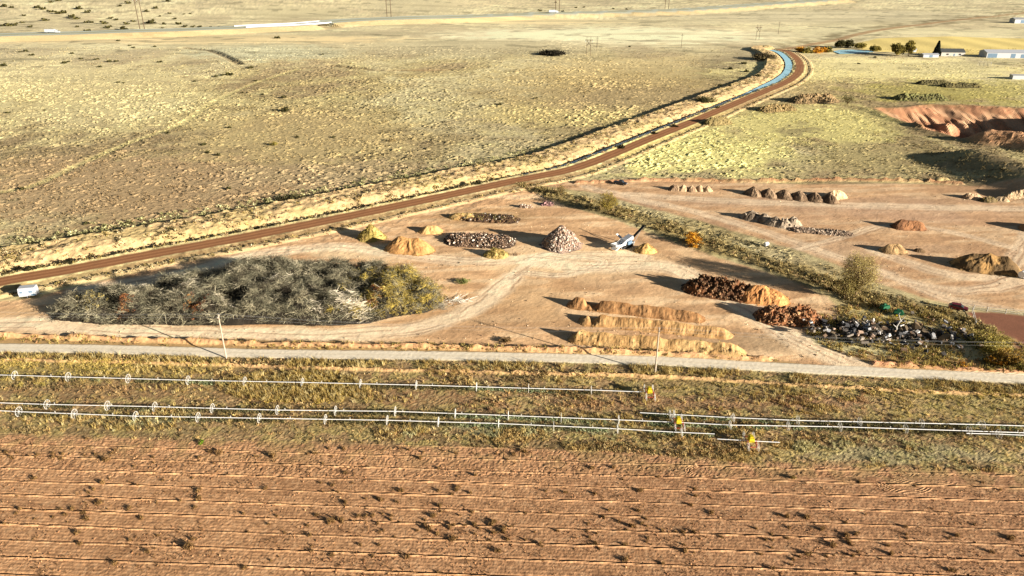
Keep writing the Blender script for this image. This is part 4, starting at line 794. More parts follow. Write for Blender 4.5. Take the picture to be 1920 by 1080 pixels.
db = bush('bush', 'black leafy bush crouching in the ditch beside the canal road', (188, 485), 2.1, 1.7, [(56, 54, 34), (40, 40, 26), (84, 78, 46)], 44, 20, .3, 'dark bushes in the canal ditch', stems=False)
for i, (px, py, s) in enumerate([(188, 484, 1), (262, 470.5, 1.25), (300, 463, 1.1), (340, 456, .9), (385, 446, .9), (484, 427, 1.2), (130, 499, .8), (60, 513, .8), (540, 418, .8), (700, 385, 1.3), (722, 382, 1), (895, 350, 1), (1165, 281, 1), (1265, 241, .9), (1228, 254, .8)]):
    o = db
    if i:
        o = db.copy(); COL.objects.link(o)
        for ch in db.children: c = ch.copy(); COL.objects.link(c); c.parent = o
    o.location = GP(px, py); o.scale = (s*1.3, s, s); o.rotation_euler = (0, 0, i*.9)
far_j = bush('juniper', 'dark round juniper scattered on the pale ground beyond the highway', (260, 44), 3.3, 2.9, DK, 26, 10, .9, 'junipers beyond the highway', 'juniper', stems=False)
def copy_tree(o, parent=None):
    c = o.copy(); COL.objects.link(c); c.parent = parent
    for ch in o.children: copy_tree(ch, c)
    return c
JUN = [(8, 13, 1.3), (22, 15, 1.1), (70, 15, 1.3), (80, 18, 1.2), (95, 23, 1.2), (110, 26, 1.5), (120, 25, 1.3), (135, 33, 1.3), (148, 17, 1.4), (165, 24, 1.1), (45, 30, .8), (18, 49, 1.3), (6, 49, .9), (28, 48, 1), (57, 51, .8), (42, 43, .7), (85, 39, 1.2), (142, 36, 1.2), (163, 43, .9), (172, 43, .9), (195, 45, 1.1), (203, 53, 1.1), (237, 46, .9), (232, 56, 1.3), (145, 51, .7), (285, 44, 1.4), (278, 44, 1), (250, 41, .8), (308, 46, .8), (305, 53, .4), (335, 46, 1), (347, 51, .8), (362, 51, .7), (375, 51, .7), (395, 52, .6), (414, 52, .7), (440, 53, .5), (292, 16, 1), (275, 22, 1), (240, 7, 1.1), (225, 12, .9), (315, 3, 1.2), (108, 2, 1.3), (95, 5, .9), (300, 31, .6), (318, 26, .6), (328, 36, .7), (345, 27, .5), (357, 26, .5), (163, 61, 1.1), (208, 35, .8), (218, 38, .8), (1042, 5, .7), (1080, 15, .7), (1012, 21, .8), (1055, 27, .8), (1095, 14, .6), (1150, 17, .6), (1175, 18, .6)]
for i, (px, py, s) in enumerate(JUN):
    o = far_j if i == 0 else copy_tree(far_j); o.location = GP(px, py); s *= 1.35; o.scale = (s*1.25, s, s*rng.uniform(.9, 1.2)); o.rotation_euler = (0, 0, rng.uniform(0, 6))
near_s = bush('shrub', 'small dark shrub dotting the pale plain south of the highway', (470, 127), 2.1, 1.7, DK, 26, 10, .5, 'shrubs dotting the plain', 'shrub', stems=False)
SHR = [(470, 128, 1.2), (430, 141, 1.5), (405, 144, 1), (418, 142, .8), (222, 155, 1), (232, 156, .8), (120, 119, 1.2), (128, 117, .8), (48, 97, 1.3), (60, 104, 1.1), (38, 98, .8), (135, 101, 1), (152, 111, .9), (182, 112, 1), (205, 116, 1.2), (218, 116, 1), (187, 126, .9), (5, 124, 1.6), (290, 88, 1), (300, 117, 1), (222, 77, 1), (520, 72, 1.6), (15, 212, .9), (84, 207, .6), (340, 205, .7), (583, 152, .6), (480, 152, .9), (493, 178, .9), (455, 175, .7), (250, 90, .9), (243, 86, .8), (365, 153, .9), (1005, 185, .8), (625, 258, .8), (382, 272, 1), (430, 240, .9), (558, 258, .8), (315, 250, .9), (390, 287, .9), (410, 292, .9), (605, 103, .7), (240, 420, .8), (428, 355, .8), (161, 420, .7), (1368, 168, 1), (1345, 205, 1), (1350, 160, 1), (1180, 88, .8), (1420, 148, 1.1), (1400, 135, 1.2), (1370, 130, 1.2), (1395, 120, 1.3), (1640, 108, .8), (1610, 120, .7)]
for i, (px, py, s) in enumerate(SHR):
    o = near_s if i == 0 else copy_tree(near_s); o.location = GP(px, py); k = s*(1.0 if py > 150 else 1.35)*.8; o.scale = (k*1.2, k, k); o.rotation_euler = (0, 0, rng.uniform(0, 6))
def tree(name, label, px, H, cr, low, cols, leafn, ls, cat='tree', bark=(120, 100, 72), m=90, group=None, **k_):
    """limbs reach out of a short trunk to clumps spread through an uneven crown; low = height where foliage starts"""
    x, y, z = GP(*px); root = empty(name, (x, y, z), 0, label, cat, group); b = MB(); rs = np.random.default_rng(int(px[0]*7+px[1]))
    cz = (H+low)/2; hh = (H-low)/2; D = rs.normal(size=(m, 3)); D /= np.linalg.norm(D, axis=1)[:, None]; rad = rs.uniform(.25, 1.0, (m, 1))**.5*(.78+.3*rs.random((m, 1)))
    T = D*rad*[cr, cr, hh]*.86+[0, 0, cz]; T[:, :2] *= (1-.35*np.clip((T[:, 2:3]-cz)/hh, 0, 1)**2)
    th = max(.6, H*.16); b.tube([(0, 0, -.3), (.05, 0, th*.5), (0, .05, th)], [H*.034, H*.027, H*.022], 8, C(*bark))
    for t in T:
        s = np.array([0, 0, th*rs.uniform(.6, 1)]); mid = s*.5+t*.5+rs.normal(0, cr*.06, 3)+[0, 0, H*.05]; q = s*.8+t*.2+[0, 0, H*.06]
        b.tube([s, q, mid, t], [H*.010, H*.0075, H*.005, H*.002], 4, C(*bark), cap=False)
    b.out('trunk', M_WOOD, root); per = rs.uniform(.3, 1.4, m); I = rs.choice(m, leafn, p=per/per.sum()); P = T[I]+rs.normal(0, cr*.12, (leafn, 3)); n = len(P)
    P[:, 2] = np.maximum(P[:, 2], .3); v, f, c = leaves(P, np.full(n, cr*.05), np.full(n, cr*.05), pick(cols, n), 3, ls, fill=.1); mk('crown', v, f, M_LEAF, c, root)
    nt_ = leafn; S = T[rs.integers(0, m, nt_)]+rs.normal(0, cr*.07, (nt_, 3)); v, f, c = slivers(S, rs.uniform(.3, 1.1, nt_)*cr/6, np.full(nt_, .014*cr/6), tint(bark, nt_), .4); mk('twigs', v, f, M_WOOD, c, root)['kind'] = 'stuff'
    return root
tree('tree', 'largest round thinly leaved olive brown tree on the strip between the yards', (1603, 556), 13.0, 6.6, 2.0, [(204, 186, 116), (220, 202, 136), (174, 158, 96)], 4600, .17, m=150)
tree('tree', 'yellow green bushy tree at the upper end of the shrub strip', (1140, 397), 7.6, 4.3, .6, [(196, 176, 84), (170, 152, 72), (140, 124, 68)], 2400, .18, depth=4)
tree('tree', 'thin bare sapling cluster on the strip left of the yellow green tree', (1052, 366), 4.0, 2.6, .8, [(150, 130, 74)], 260, .2, depth=4)
tree('tree', 'bare pale young tree standing before the big tree', (1582, 560), 6.5, 3.6, 1.2, [(170, 156, 94)], 900, .2, depth=4)
tree('tree', 'bare grey small tree alone on the grassland by the spoil mound', (1588, 198), 7, 5, 2, [(150, 144, 100)], 300, .4, depth=4)
for i, (px, py, H, cr, cl) in enumerate([(1680, 105, 11, 7, OL), (1703, 105, 15, 6, OL), (1575, 90, 7, 6, DK), (1590, 90, 6.5, 7, DK), (1612, 91, 4.5, 6, OL), (1640, 96, 4, 6, OL)]):
    tree('tree', ['broad olive tree between the pond and the farmhouse', 'tall olive tree beside the broad one near the farmhouse', 'dark tree on the near west bank of the pond', 'dark tree in the middle of the pond bank row', 'low dark tree toward the east end of the pond', 'lowest dark tree past the pond end'][i], (px, py), H, cr, 1.0, cl, 1100, .9, m=40)
def conifer(px, H, r):
    x, y, z = GP(*px); root = empty('conifer', (x, y, z), 0, 'dark pointed conifer beside the farmhouse', 'conifer'); MB().tube([(0, 0, 0), (0, 0, H)], [.3, .05], 6, C(90, 70, 50)).out('trunk', M_WOOD, root)
    n = 900; h = rng.uniform(.08, 1, n)**.8; rr = r*(1-h)*rng.uniform(.6, 1, n)+.2; a = rng.uniform(0, 6.28, n); P = np.stack([rr*np.cos(a), rr*np.sin(a), h*H], 1)
    v, f, c = leaves(P, np.full(n, .5), np.full(n, .5), pick([(44, 54, 40), (30, 38, 30)], n), 6, .7); mk('crown', v, f, M_LEAF, c, root)
conifer((1755, 105), 13, 4)
# ------------------------------------------------------------------ weeds on the ploughed field
def weeds():
    protos = []
    for k in range(7):
        n = 5+k; P = rng.normal(0, .17, (n, 3))*[1, 1, 0]; r = rng.uniform(.12, .24, n); v, f, c = leaves(P, r, r*1.6, pick([(150, 116, 76), (116, 90, 58), (170, 136, 88)], n), 16, .13)
        v2, f2, c2 = blades(P, r*2.3, pick([(176, 138, 84), (140, 110, 66)], n), 6, .015, .5)
        protos.append(mk('weed', np.vstack([v, v2]), [np.vstack([f, f2+len(v)])], M_LEAF, np.vstack([c, c2])))
    areas = [(480, 854, 480, 8, 46), (150, 905, 150, 50, 16), (70, 965, 80, 25, 16), (420, 930, 300, 45, 26), (600, 985, 260, 30, 30), (870, 990, 90, 22, 18), (800, 930, 200, 45, 20), (480, 1050, 300, 22, 16), (1100, 1000, 160, 25, 24), (1360, 1015, 230, 35, 34), (1680, 1025, 220, 35, 28), (1230, 900, 220, 40, 16), (1700, 960, 200, 50, 14), (350, 1068, 120, 10, 10)]
    pts = [(a+rng.uniform(-1, 1)*w*1.15, b+rng.normal()*h*.8, .75*rng.lognormal(.1, .35)) for a, b, w, h, m in areas for _ in range(m)]
    pts += [(925, 1014, 2.6), (902, 1003, 1.8), (545, 1041, 2.3), (500, 988, 1.5), (1200, 937, 2.0), (1250, 937, 2.2), (1684, 930, 2.0), (1655, 962, 2.4), (1162, 1000, 2.8), (1180, 1003, 2.4), (1030, 1010, 2.0), (1450, 1010, 2.2), (1520, 1030, 2.2), (840, 1012, 1.6), (195, 862, 1.6), (460, 968, 1.7), (642, 956, 1.6)]
    pts = [p for p in pts if -100 < p[0] < 2020 and G(p[0], p[1])[1] > 60]
    pts = pts[:298]; used = set()
    for px, py, s in pts:
        x, y = G(px, py)
        if poly_d(np.array([x]), np.array([y]), FIELD_EDGE, 200)[0][0] > -1: continue
        k = int(rng.integers(0, 7)); o = protos[k] if k not in used else protos[k].copy()
        if k in used: COL.objects.link(o)
        used.add(k); s = min(s, 2.2)*1.0; o.location = (x, y, hz(x, y)-.02); o.scale = (s, s, s*1.35); o.rotation_euler = (0, 0, rng.uniform(0, 6.28))
        tag(o, 'dry brown weed tuft growing on the ploughed field', 'weed', 'weeds scattered over the ploughed field')
weeds()
# ------------------------------------------------------------------ wheel-line sprinklers
WR = .98
def wheel_mesh(r=WR):
    b = MB(); b.ring((0, 0, 0), r, .042, 'x', 22, 5)
    for k in range(8):
        a = k*math.pi/4; b.tube([(0, .1*math.cos(a), .1*math.sin(a)), (0, r*math.cos(a), r*math.sin(a))], .022, 4, cap=False)
    b.tube([(-.1, 0, 0), (.1, 0, 0)], .12, 8); return b
def wheel(parent, loc, r=WR, first=[None]):
    if first[0] is None: o = wheel_mesh().out('wheel', M_WHEEL); first[0] = o
    else: o = first[0].copy(); COL.objects.link(o)
    o.parent = parent; o.location = loc; o.scale = (r/WR,)*3; o.rotation_euler = (rng.uniform(0, 1), 0, ROWANG); return o
ROWANG = R(-2.7)
def ground_at(px, py, h=WR):
    x, y = G(px, py, h); return np.array([x, y, hz(x, y)])
def wheel_line(label, pts, wheels, mover=None, group='wheel line sprinklers across the verge'):
    W = [ground_at(*p) for p in pts]; o0 = W[0]; root = empty('wheel_line', tuple(o0), 0, label, 'sprinkler line', group)
    gaps = [mover] if mover else []
    P = np.array([w+[0, 0, WR] for w in W]); b = MB()
    # pipe in sections so that it rides over the ground
    for a, c in zip(P[:-1], P[1:]):
        n = max(2, int(np.linalg.norm(c-a)/6)); t = np.linspace(0, 1, n+1)[:, None]; b.tube((a+(c-a)*t)-o0, .075, 6)
    b.out('pipe', M_PIPE, root)
    def on(px):
        xs = [p[0] for p in pts]; py = np.interp(px, xs, [p[1] for p in pts]); x, y = G(px, py, WR); d = np.array([np.interp(x, P[:, 0], P[:, k]) for k in range(3)]); return d
    for px in wheels: wheel(root, tuple(on(px)-o0))
    s = MB(); xs = np.arange(P[0, 0]+6, P[-1, 0]-1, 12.2)
    for x in xs:
        q = np.array([x, np.interp(x, P[:, 0], P[:, 1]), np.interp(x, P[:, 0], P[:, 2])])-o0; s.tube([q, q+[0, 0, .35]], .03, 5); s.box(q+[0, 0, .4], (.14, .14, .12))
    s.out('sprinkler_heads', M_WHEEL, root)
    if mover:
        c = on(mover)-o0; mv = MB(); ca, sa = math.cos(ROWANG), math.sin(ROWANG)
        def T(v): v = np.asarray(v, float); return c+np.array([v[0]*ca-v[1]*sa, v[0]*sa+v[1]*ca, v[2]])
        for sx in (-.8, .8): mv.tube([T((sx, -1.7, -.2)), T((sx, 1.7, -.2))], .07, 5)
        for sy in (-1.7, 1.7): mv.tube([T((-.9, sy, -.2)), T((.9, sy, -.2))], .07, 5)
        for sx in (-.8, .8):
            for sy in (-1.7, 1.7): mv.tube([T((sx, sy*.3, .5)), T((sx, sy, -.2))], .05, 5)
        m = mv.out('mover', M_RED, root)
        for sx in (-.9, .9):
            for sy in (-1.75, 1.75): o = wheel(m, tuple(T((sx, sy, -.12))), WR-.1); o.name = 'drive_wheel'
        e = MB(); e.box(T((0, 0, .55)), (1.1, 1.5, .8), ROWANG, taper=.8); e.box(T((0, .1, 1.02)), (.6, .8, .25), ROWANG); e.out('engine_cover', M_YELLOW, m)
    return root
wheel_line('long sprinkler line nearest the gravel road, ending at a yellow mover', [(-150, 699), (0, 703), (127, 706.5), (352, 713), (567, 717), (780, 722), (991, 728), (1108, 731), (1222, 735.5)], [-85, 27.5, 127.5, 240, 352.5, 459, 567, 676, 780.6, 893.6, 991, 1108.6], 1218)
wheel_line('sprinkler line in the middle of the verge with its yellow mover midway', [(-160, 751), (0, 755.5), (88, 758), (290, 762.5), (520, 769), (742, 771.5), (953, 779), (1160, 787), (1273, 792), (1370, 797), (1575, 800), (1816, 808), (1920, 811.5), (2080, 817)], [-25, 88, 201, 290, 398, 520, 629, 741, 853.7, 953, 1052, 1160, 1369, 1478, 1575, 1698, 1817, 1925, 2030], 1272)
wheel_line('sprinkler line along the field side from the left edge, ending at a lone wheel pair', [(-160, 764), (0, 770), (35, 772), (254, 780), (486, 784), (727, 788), (935, 794), (1159, 804), (1260, 810), (1340, 813.5)], [-80, 35, 139, 254, 371, 486, 610, 726, 822, 935, 1038, 1158, 1278])
wheel_line('sprinkler line of the right half lying just above the middle line', [(1200, 774), (1375, 783), (1496, 788.5), (1728, 793.5), (1842, 796), (1920, 798.5), (2080, 803)], [1256, 1264, 1375, 1496, 1612, 1728, 1842, 1955])
wheel_line('short stub of sprinkler line with its yellow mover, nearest the ploughed field', [(1345, 823), (1408, 827), (1462, 829.5)], [], 1408)
wheel_line('fragment of a fourth sprinkler line coming in low from the right edge', [(1812, 812.5), (1873, 814), (1920, 816), (2080, 822)], [1873, 1985])
# ------------------------------------------------------------------ utility poles and wires
POLES = [(-167, 156.2), (-67.3, 149.6), (32.5, 142.9), (132.5, 136.2), (232, 129)]
def pole(x, y, label):
    z = hz(x, y); root = empty('utility_pole', (x, y, z), 0, label, 'utility pole', 'utility poles along the gravel road')
    MB().tube([(0, 0, -.5), (0, 0, 6), (0, 0, 11.6)], [.20, .17, .13], 8).out('post', M_POLE, root)
    MB().box((0, 0, 11.0), (.1, 1.5, .12)).out('crossarm', M_POLE, root)
    for yy in (-.65, 0, .65): MB().tube([(0, yy, 11.06 if yy else 11.6), (0, yy, 11.3 if yy else 11.85)], [.07, .04], 6).out('insulator', M_STEEL, root)
    g = MB(); g.tube([(.21, 0, .5), (.14, 0, 3.2)], .04, 5); g.out('conduit', M_CONC, root)
for i, (x, y) in enumerate(POLES):
    if 0 < i < 4: pole(x, y, ['', 'pale utility pole standing in front of the great brush pile', 'pale utility pole standing in front of the windrows', 'utility pole beyond the right end of the gravel road'][i])
for yy, q in ((-.65, 'southern'), (0, 'highest middle'), (.65, 'northern')):
    b = MB()
    for (xa, ya), (xb, yb) in zip(POLES[:-1], POLES[1:]):
        za, zb = hz(xa, ya)+(11.3 if yy else 11.85), hz(xb, yb)+(11.3 if yy else 11.85); t = np.linspace(0, 1, 17)
        b.tube(np.stack([xa+(xb-xa)*t, ya+yy+(yb-ya)*t, za+(zb-za)*t-4*1.3*t*(1-t)], 1), .008, 3, cap=False)
    tag(b.out('power_line', M_WIRE), '%s thin wire strung along the utility poles' % q, 'power line', 'power lines along the gravel road')
# ------------------------------------------------------------------ machines and vehicles
def screener():
    x, y, z = GP(1172, 463); root = empty('screening_plant', (x, y, z), R(38), 'grey and white screening machine with a black conveyor raised to the upper right', 'screening machine')
    for sy in (-1.1, 1.1):
        t = MB(); t.prism([(-2.2, .0), (-1.9, -.0), (1.9, 0), (2.4, .35), (1.9, .8), (-1.9, .8), (-2.4, .35)], sy-.25, sy+.25); t.out('crawler_track', M_BLACK, root)
    ch = MB(); ch.box((0, 0, 1.0), (7.5, 1.3, .35)); ch.box((-2.6, 0, .7), (.25, 2.0, 1.1)); ch.box((3.2, 0, .7), (.25, 1.6, 1.1)); ch.out('chassis', M_STEEL, root)
    h = MB(); h.prism([(-5.6, 1.6), (-3.4, 1.2), (-1.0, 1.2), (-.6, 2.9), (-.8, 2.9), (-1.4, 1.8), (-3.4, 1.6), (-5.4, 2.1)], -1.2, 1.2); h.out('feed_hopper', M_PIPE, root)
    s = MB(); s.box((1.0, 0, 2.6), (3.2, 2.1, 1.3), ry=-.28); s.box((1.0, 1.12, 2.7), (2.6, .1, .3), ry=-.28); s.out('screen_box', M_WHITE, root)
    e = MB(); e.box((.4, -1.35, 1.8), (1.8, .8, 1.1)); e.tube([(.8, -1.35, 2.3), (.8, -1.35, 3.0)], .08, 6); e.out('engine_housing', M_BLUE, root)
    c = MB(); c.tube([(1.5, -.42, 1.4), (8.3, -.42, 5.4)], .09, 5); c.tube([(1.5, .42, 1.4), (8.3, .42, 5.4)], .09, 5); c.box((4.9, 0, 3.45), (7.9, .95, .10), ry=-math.atan2(4, 6.8)); c.out('conveyor', M_BLACK, root)
    for k in range(7): pass
    l = MB(); l.tube([(3.6, -.5, .9), (6.2, -.45, 4.0)], .07, 5); l.tube([(3.6, .5, .9), (6.2, .45, 4.0)], .07, 5); l.out('conveyor_strut', M_STEEL, root)
    q = MB(); q.tube([(.5, 1.1, 1.4), (.2, 4.6, 3.0)], .12, 5); q.tube([(1.3, 1.1, 1.4), (1.0, 4.6, 3.0)], .12, 5); q.box((.75, 2.9, 2.22), (.8, 3.9, .08), rx=.43); q.out('side_conveyor', M_PIPE, root)
    w = MB(); w.tube([(-5.2, -1.2, .3), (-3.2, -1.2, 1.3)], .12, 5); w.tube([(-5.2, 1.2, .3), (-3.2, 1.2, 1.3)], .12, 5); w.box((-4.6, 0, .75), (2.0, 2.0, .08), ry=-.45); w.out('ramp', M_PIPE, root)
screener()
def wheels_on(root, xs, w, r, rim=M_STEEL):
    for x_ in xs:
        for sy in (-1, 1):
            t = MB(); t.tube([(x_, sy*w-.13, r), (x_, sy*w+.13, r)], r, 14); t = t.out('wheel', M_TYRE, root)
            m = MB(); m.tube([(x_, sy*(w+.135)-.02, r), (x_, sy*(w+.135)+.02, r)], r*.55, 10); m.out('rim', rim, t)
def car(name, label, cat, px, rz, paint, prof, cabin, L=4.7, W=1.8):
    x, y, z = GP(*px); root = empty(name, (x, y, z), R(rz), label, cat); b = MB(); b.prism(prof, -W/2, W/2); b.out('body', paint, root)
    c = MB(); c.prism(cabin, -W/2+.12, W/2-.12); c.out('windows', M_GLASS, root); xs = [p[0] for p in cabin]; zt = max(p[1] for p in cabin); tops = [p[0] for p in cabin if p[1] > zt-.05]
    MB().box(((min(tops)+max(tops))/2, 0, zt+.03), (max(tops)-min(tops)+.1, W-.3, .07)).out('roof', paint, root)
    for k in (-1, 1): MB().box((L/2-.02, k*.6, .72), (.06, .35, .18)).out('headlight', M_WHITE, root)
    wheels_on(root, (-L*.31, L*.31), W/2-.1, .36); return root
car('pickup_truck', 'black pickup truck parked at the top edge of the upper yard', 'pickup truck', (1163, 346), -28, M_CARBLK, [(-2.7, .4), (2.7, .4), (2.75, .95), (1.5, 1.15), (-.6, 1.15), (-2.7, 1.2)], [(-.6, 1.15), (1.5, 1.15), (.8, 1.8), (-.45, 1.82)], 5.5, 1.95)
car('car', 'dark maroon car parked at the west end of the pole fence', 'car', (1795, 581), -30, M_MAROON, [(-2.25, .35), (2.25, .35), (2.3, .8), (1.2, 1.0), (-2.1, 1.05), (-2.3, .7)], [(-2.0, 1.03), (1.3, 1.0), (.55, 1.5), (-1.5, 1.52)])
def travel_trailer():
    x, y, z = GP(56, 556); root = empty('travel_trailer', (x, y, z), R(14), 'small white box trailer with blue grey windows by the brush pile west end', 'trailer')
    MB().prism([(-2.1, .6), (2.1, .6), (2.25, 1.7), (2.05, 2.95), (-2.05, 2.95), (-2.2, 1.6)], -1.15, 1.15).out('body', M_WHITE, root)
    for (xx, w_) in ((-1.45, .7), (.9, .9)):
        MB().box((xx, -1.16, 1.85), (w_, .05, .55)).out('window', M_BLUE, root)
    MB().box((-.3, -1.16, 1.55), (.65, .05, 1.6)).out('door', M_PIPE, root); MB().box((0, 0, 3.0), (4.0, 2.2, .08)).out('roof', M_WHITE, root)
    MB().box((1.5, -1.17, .95), (1.1, .05, .5)).out('blue_panel', M_BLUE, root); MB().tube([(2.1, 0, .6), (3.4, 0, .5)], .06, 5).out('tow_bar', M_STEEL, root); wheels_on(root, (-.2,), 1.0, .33)
travel_trailer()
def semi(name, label, px, rz, L=13):
    x, y, z = GP(*px); root = empty(name, (x, y, z), R(rz), label, 'truck')
    MB().box((-1.5, 0, 2.75), (L, 2.6, 3.0)).out('cargo_box', M_WHITE, root); b = MB(); b.prism([(L/2-1, .7), (L/2+3.4, .7), (L/2+3.5, 1.8), (L/2+2.0, 2.0), (L/2+1.6, 3.2), (L/2-.6, 3.7), (L/2-1, 3.7)], -1.2, 1.2); b.out('cab', M_WHITE, root)
    MB().box((L/2+1.85, 0, 2.55), (.1, 2.0, .8), ry=-.3).out('windscreen', M_GLASS, root); wheels_on(root, (-L/2, -L/2+1.3, L/2-.4, L/2+2.6), 1.1, .52)
semi('white_truck', 'white lorry driving on the highway near the left edge', (99, 69.5), 2, 11)
semi('white_truck', 'far white lorry on the highway beneath the pair of pylons', (1037, 30), 6, 10)
def drum(px, label, r=.6, L=1.4):
    x, y, z = GP(*px); root = empty('tank', (x, y, z), R(30), label, 'tank'); MB().tube([(-L/2, 0, r+.3), (L/2, 0, r+.3)], r, 14).out('shell', M_PIPE, root)
    b = MB(); b.box((-L*.3, 0, .2), (.15, r*1.6, .5)); b.box((L*.3, 0, .2), (.15, r*1.6, .5)); b.out('cradle', M_STEEL, root)
drum((1436, 462), 'small steel tank on a cradle in the open upper yard'); drum((1917, 521), 'pale blue tank at the right edge in the upper yard', 1.0, 2.2)
# ------------------------------------------------------------------ scrap heap
def scrap():
    x, y, z = GP(1660, 628); root = empty('scrap_heap', (x, y, z), 0, 'black heap of tyres and white metal junk in the lower right scrub', 'scrap heap')
    def spots(n): a = rng.normal(0, 1, (n, 2))*[9.5, 3.2]; a[:, 1] += -.16*a[:, 0]; return np.clip(a, -19, 19)
    k = 40; Pc = np.column_stack([spots(k)*[.75, .55], rng.uniform(-.3, .5, k)]); v, f, c = rocks(Pc, rng.uniform(1.2, 2.6, k), pick([(110, 96, 76), (84, 76, 64), (130, 110, 84)], k), .6); mk('core', v, f, M_ROCK, c, root)['kind'] = 'stuff'  # lumps added to raise the heap so it casts a shadow to the north
    m = MB()
    for (a, b_) in spots(80):
        r = rng.uniform(.35, .6); k = MB(); k.ring((0, 0, 0), r, r*.33, 'z', 10, 5); v = rot(k.V[0], rng.uniform(-.9, .9), rng.uniform(-.9, .9), 0); zz = max(.15, 1.5*math.exp(-(b_+.16*a)**2/14)*rng.random()+.2); m.add(v+[a, b_, zz], k.F[4][0], np.array([.02, .02, .02]))
    m.out('tyres', M_TYRE, root)['kind'] = 'stuff'
    w = MB()
    for (a, b_) in spots(95): w.box((a, b_, .5+rng.random()*1.7), (rng.uniform(.3, 1.3), rng.uniform(.3, .8), rng.uniform(.15, .7)), rng.uniform(0, 3), rng.uniform(-.6, .6), rng.uniform(-.6, .6), C(*random.choice([(214, 208, 200), (170, 170, 170), (130, 130, 132), (176, 150, 130)])))
    w.out('white_junk', M_ROCK, root)['kind'] = 'stuff'
    d = MB()
    for (a, b_) in spots(160): d.box((a, b_, .4+rng.random()*1.6), (rng.uniform(.4, 1.8), rng.uniform(.3, .9), rng.uniform(.2, .8)), rng.uniform(0, 3), rng.uniform(-.5, .5), rng.uniform(-.5, .5), C(*random.choice([(100, 94, 88), (70, 70, 72), (126, 104, 84), (140, 130, 118)])))
    d.out('dark_junk', M_ROCK, root)['kind'] = 'stuff'
    p = spots(150); n = len(p); A = rng.uniform(0, 6.28, n); t = np.linspace(0, 1, 4)[None, :, None]; d3 = np.stack([np.cos(A), np.sin(A), rng.uniform(-.1, .5, n)], 1)
    Pts = np.column_stack([p, rng.uniform(.2, 1.4, n)])[:, None]+d3[:, None]*rng.uniform(.8, 2.6, n)[:, None, None]*t
    v, f, c = sticks(Pts, rng.uniform(.03, .07, n), pick([(220, 212, 200), (120, 110, 100), (60, 54, 50)], n)); mk('pipes_and_sticks', v, f, M_WOOD, c, root)['kind'] = 'stuff'
scrap()
def snag():
    x, y, z = GP(1681, 628); root = empty('dead_tree', (x, y, z), 0, 'forked white dead trunk sticking up out of the scrap heap', 'dead trunk'); b = MB()
    b.tube([(0, 0, 0), (-.4, .2, 2.2), (.3, .3, 4.0)], [.28, .22, .15], 7); b.tube([(.3, .3, 3.9), (1.2, .2, 5.2)], [.14, .06], 6); b.tube([(.3, .3, 3.9), (-.4, .5, 5.4), (-.2, .5, 6.1)], [.13, .09, .04], 6); b.tube([(-.3, .2, 2.0), (-1.5, -.1, 3.0)], [.13, .05], 6)
    b.out('limbs', M_CONC, root)
snag()
def implement(px, rz, label):
    x, y, z = GP(*px); root = empty('farm_implement', (x, y, z), R(rz), label, 'farm implement')
    b = MB(); b.prism([(-1.2, .5), (.9, .5), (1.3, 1.1), (.7, 1.7), (-1.0, 1.5)], -.7, .7); b.box((1.3, 0, .5), (1.4, .12, .12)); b.box((-.2, 0, 1.85), (.6, .5, .4)); b.out('housing', M_GREEN, root); wheels_on(root, (-.4,), .85, .5, M_YELLOW)
implement((1657, 583), 20, 'green farm implement by the scrub edge, the left one of two'); implement((1683, 593), -20, 'green farm implement nearest the scrap heap, the right one of two')
def fence(pts, label, name='pole_fence', h=1.5, sp=3.0):
    W = [np.array(GP(*p)) for p in pts]; o0 = W[0]; root = empty(name, tuple(o0), 0, label, 'fence'); r = MB()
    for a, b_ in zip(W[:-1], W[1:]):
        n = max(1, int(np.linalg.norm((b_-a)[:2])/sp)); q = [a+(b_-a)*k/n for k in range(n+1)]
        for k in range(n+(b_ is W[-1])): MB().tube([q[k]-o0+[0, 0, -.2], q[k]-o0+[0, 0, h]], .09, 6).out('post', M_CONC, root)
        for hh in (h*.93, h*.6, h*.28): r.tube([p-o0+[0, 0, hh] for p in q], .045, 4, cap=False)
    r.out('rails', M_CONC, root)
fence([(1800, 577), (1850, 585), (1920, 592), (2000, 601)], 'pale pole fence along the top of the reddish corral')
fence([(1822, 586), (1828, 612)], 'short pole fence running down from the corral corner', sp=2.5)
fence([(1835, 119), (1858, 119.5), (1858, 124), (1832, 123.5)], 'far grey pipe pen on the grass in front of the long farm shed', 'stock_pen', 2.0, 6)
# ------------------------------------------------------------------ far things
def building(name, label, px, L, D, H, rh, rz, wall, roof, openings=(), cat='building'):
    x, y, z = GP(*px); root = empty(name, (x, y, z), R(rz), label, cat)
    MB().box((0, 0, H/2-.25), (L, D, H+.5)).out('wall', wall, root)
    b = MB(); b.add([(-L/2-.4, -D/2-.5, H), (L/2+.4, -D/2-.5, H), (L/2+.4, 0, H+rh), (-L/2-.4, 0, H+rh), (-L/2-.4, D/2+.5, H), (L/2+.4, D/2+.5, H)], [[0, 1, 2, 3], [3, 2, 5, 4], [0, 4, 5, 1]]); b.add([(-L/2-.4, -D/2-.5, H), (-L/2-.4, 0, H+rh), (-L/2-.4, D/2+.5, H), (L/2+.4, -D/2-.5, H), (L/2+.4, 0, H+rh), (L/2+.4, D/2+.5, H)], [[0, 1, 2], [5, 4, 3]]); b.out('roof', roof, root)
    for (nm, ox, w_, z0, h_) in openings: MB().box((ox, -D/2-.03, z0+h_/2), (w_, .1, h_)).out(nm, M_GLASS if nm == 'window' else M_BLUE, root)
    return root
building('farmhouse', 'farmhouse with a dark gabled roof right of the conifer', (1781, 104), 21, 11, 3.4, 2.8, -4, M_CONC, M_ROOF, [('door', 1, 1.2, .1, 2.2), ('window', -5, 2, 1, 1.3), ('window', 6, 2, 1, 1.3)])
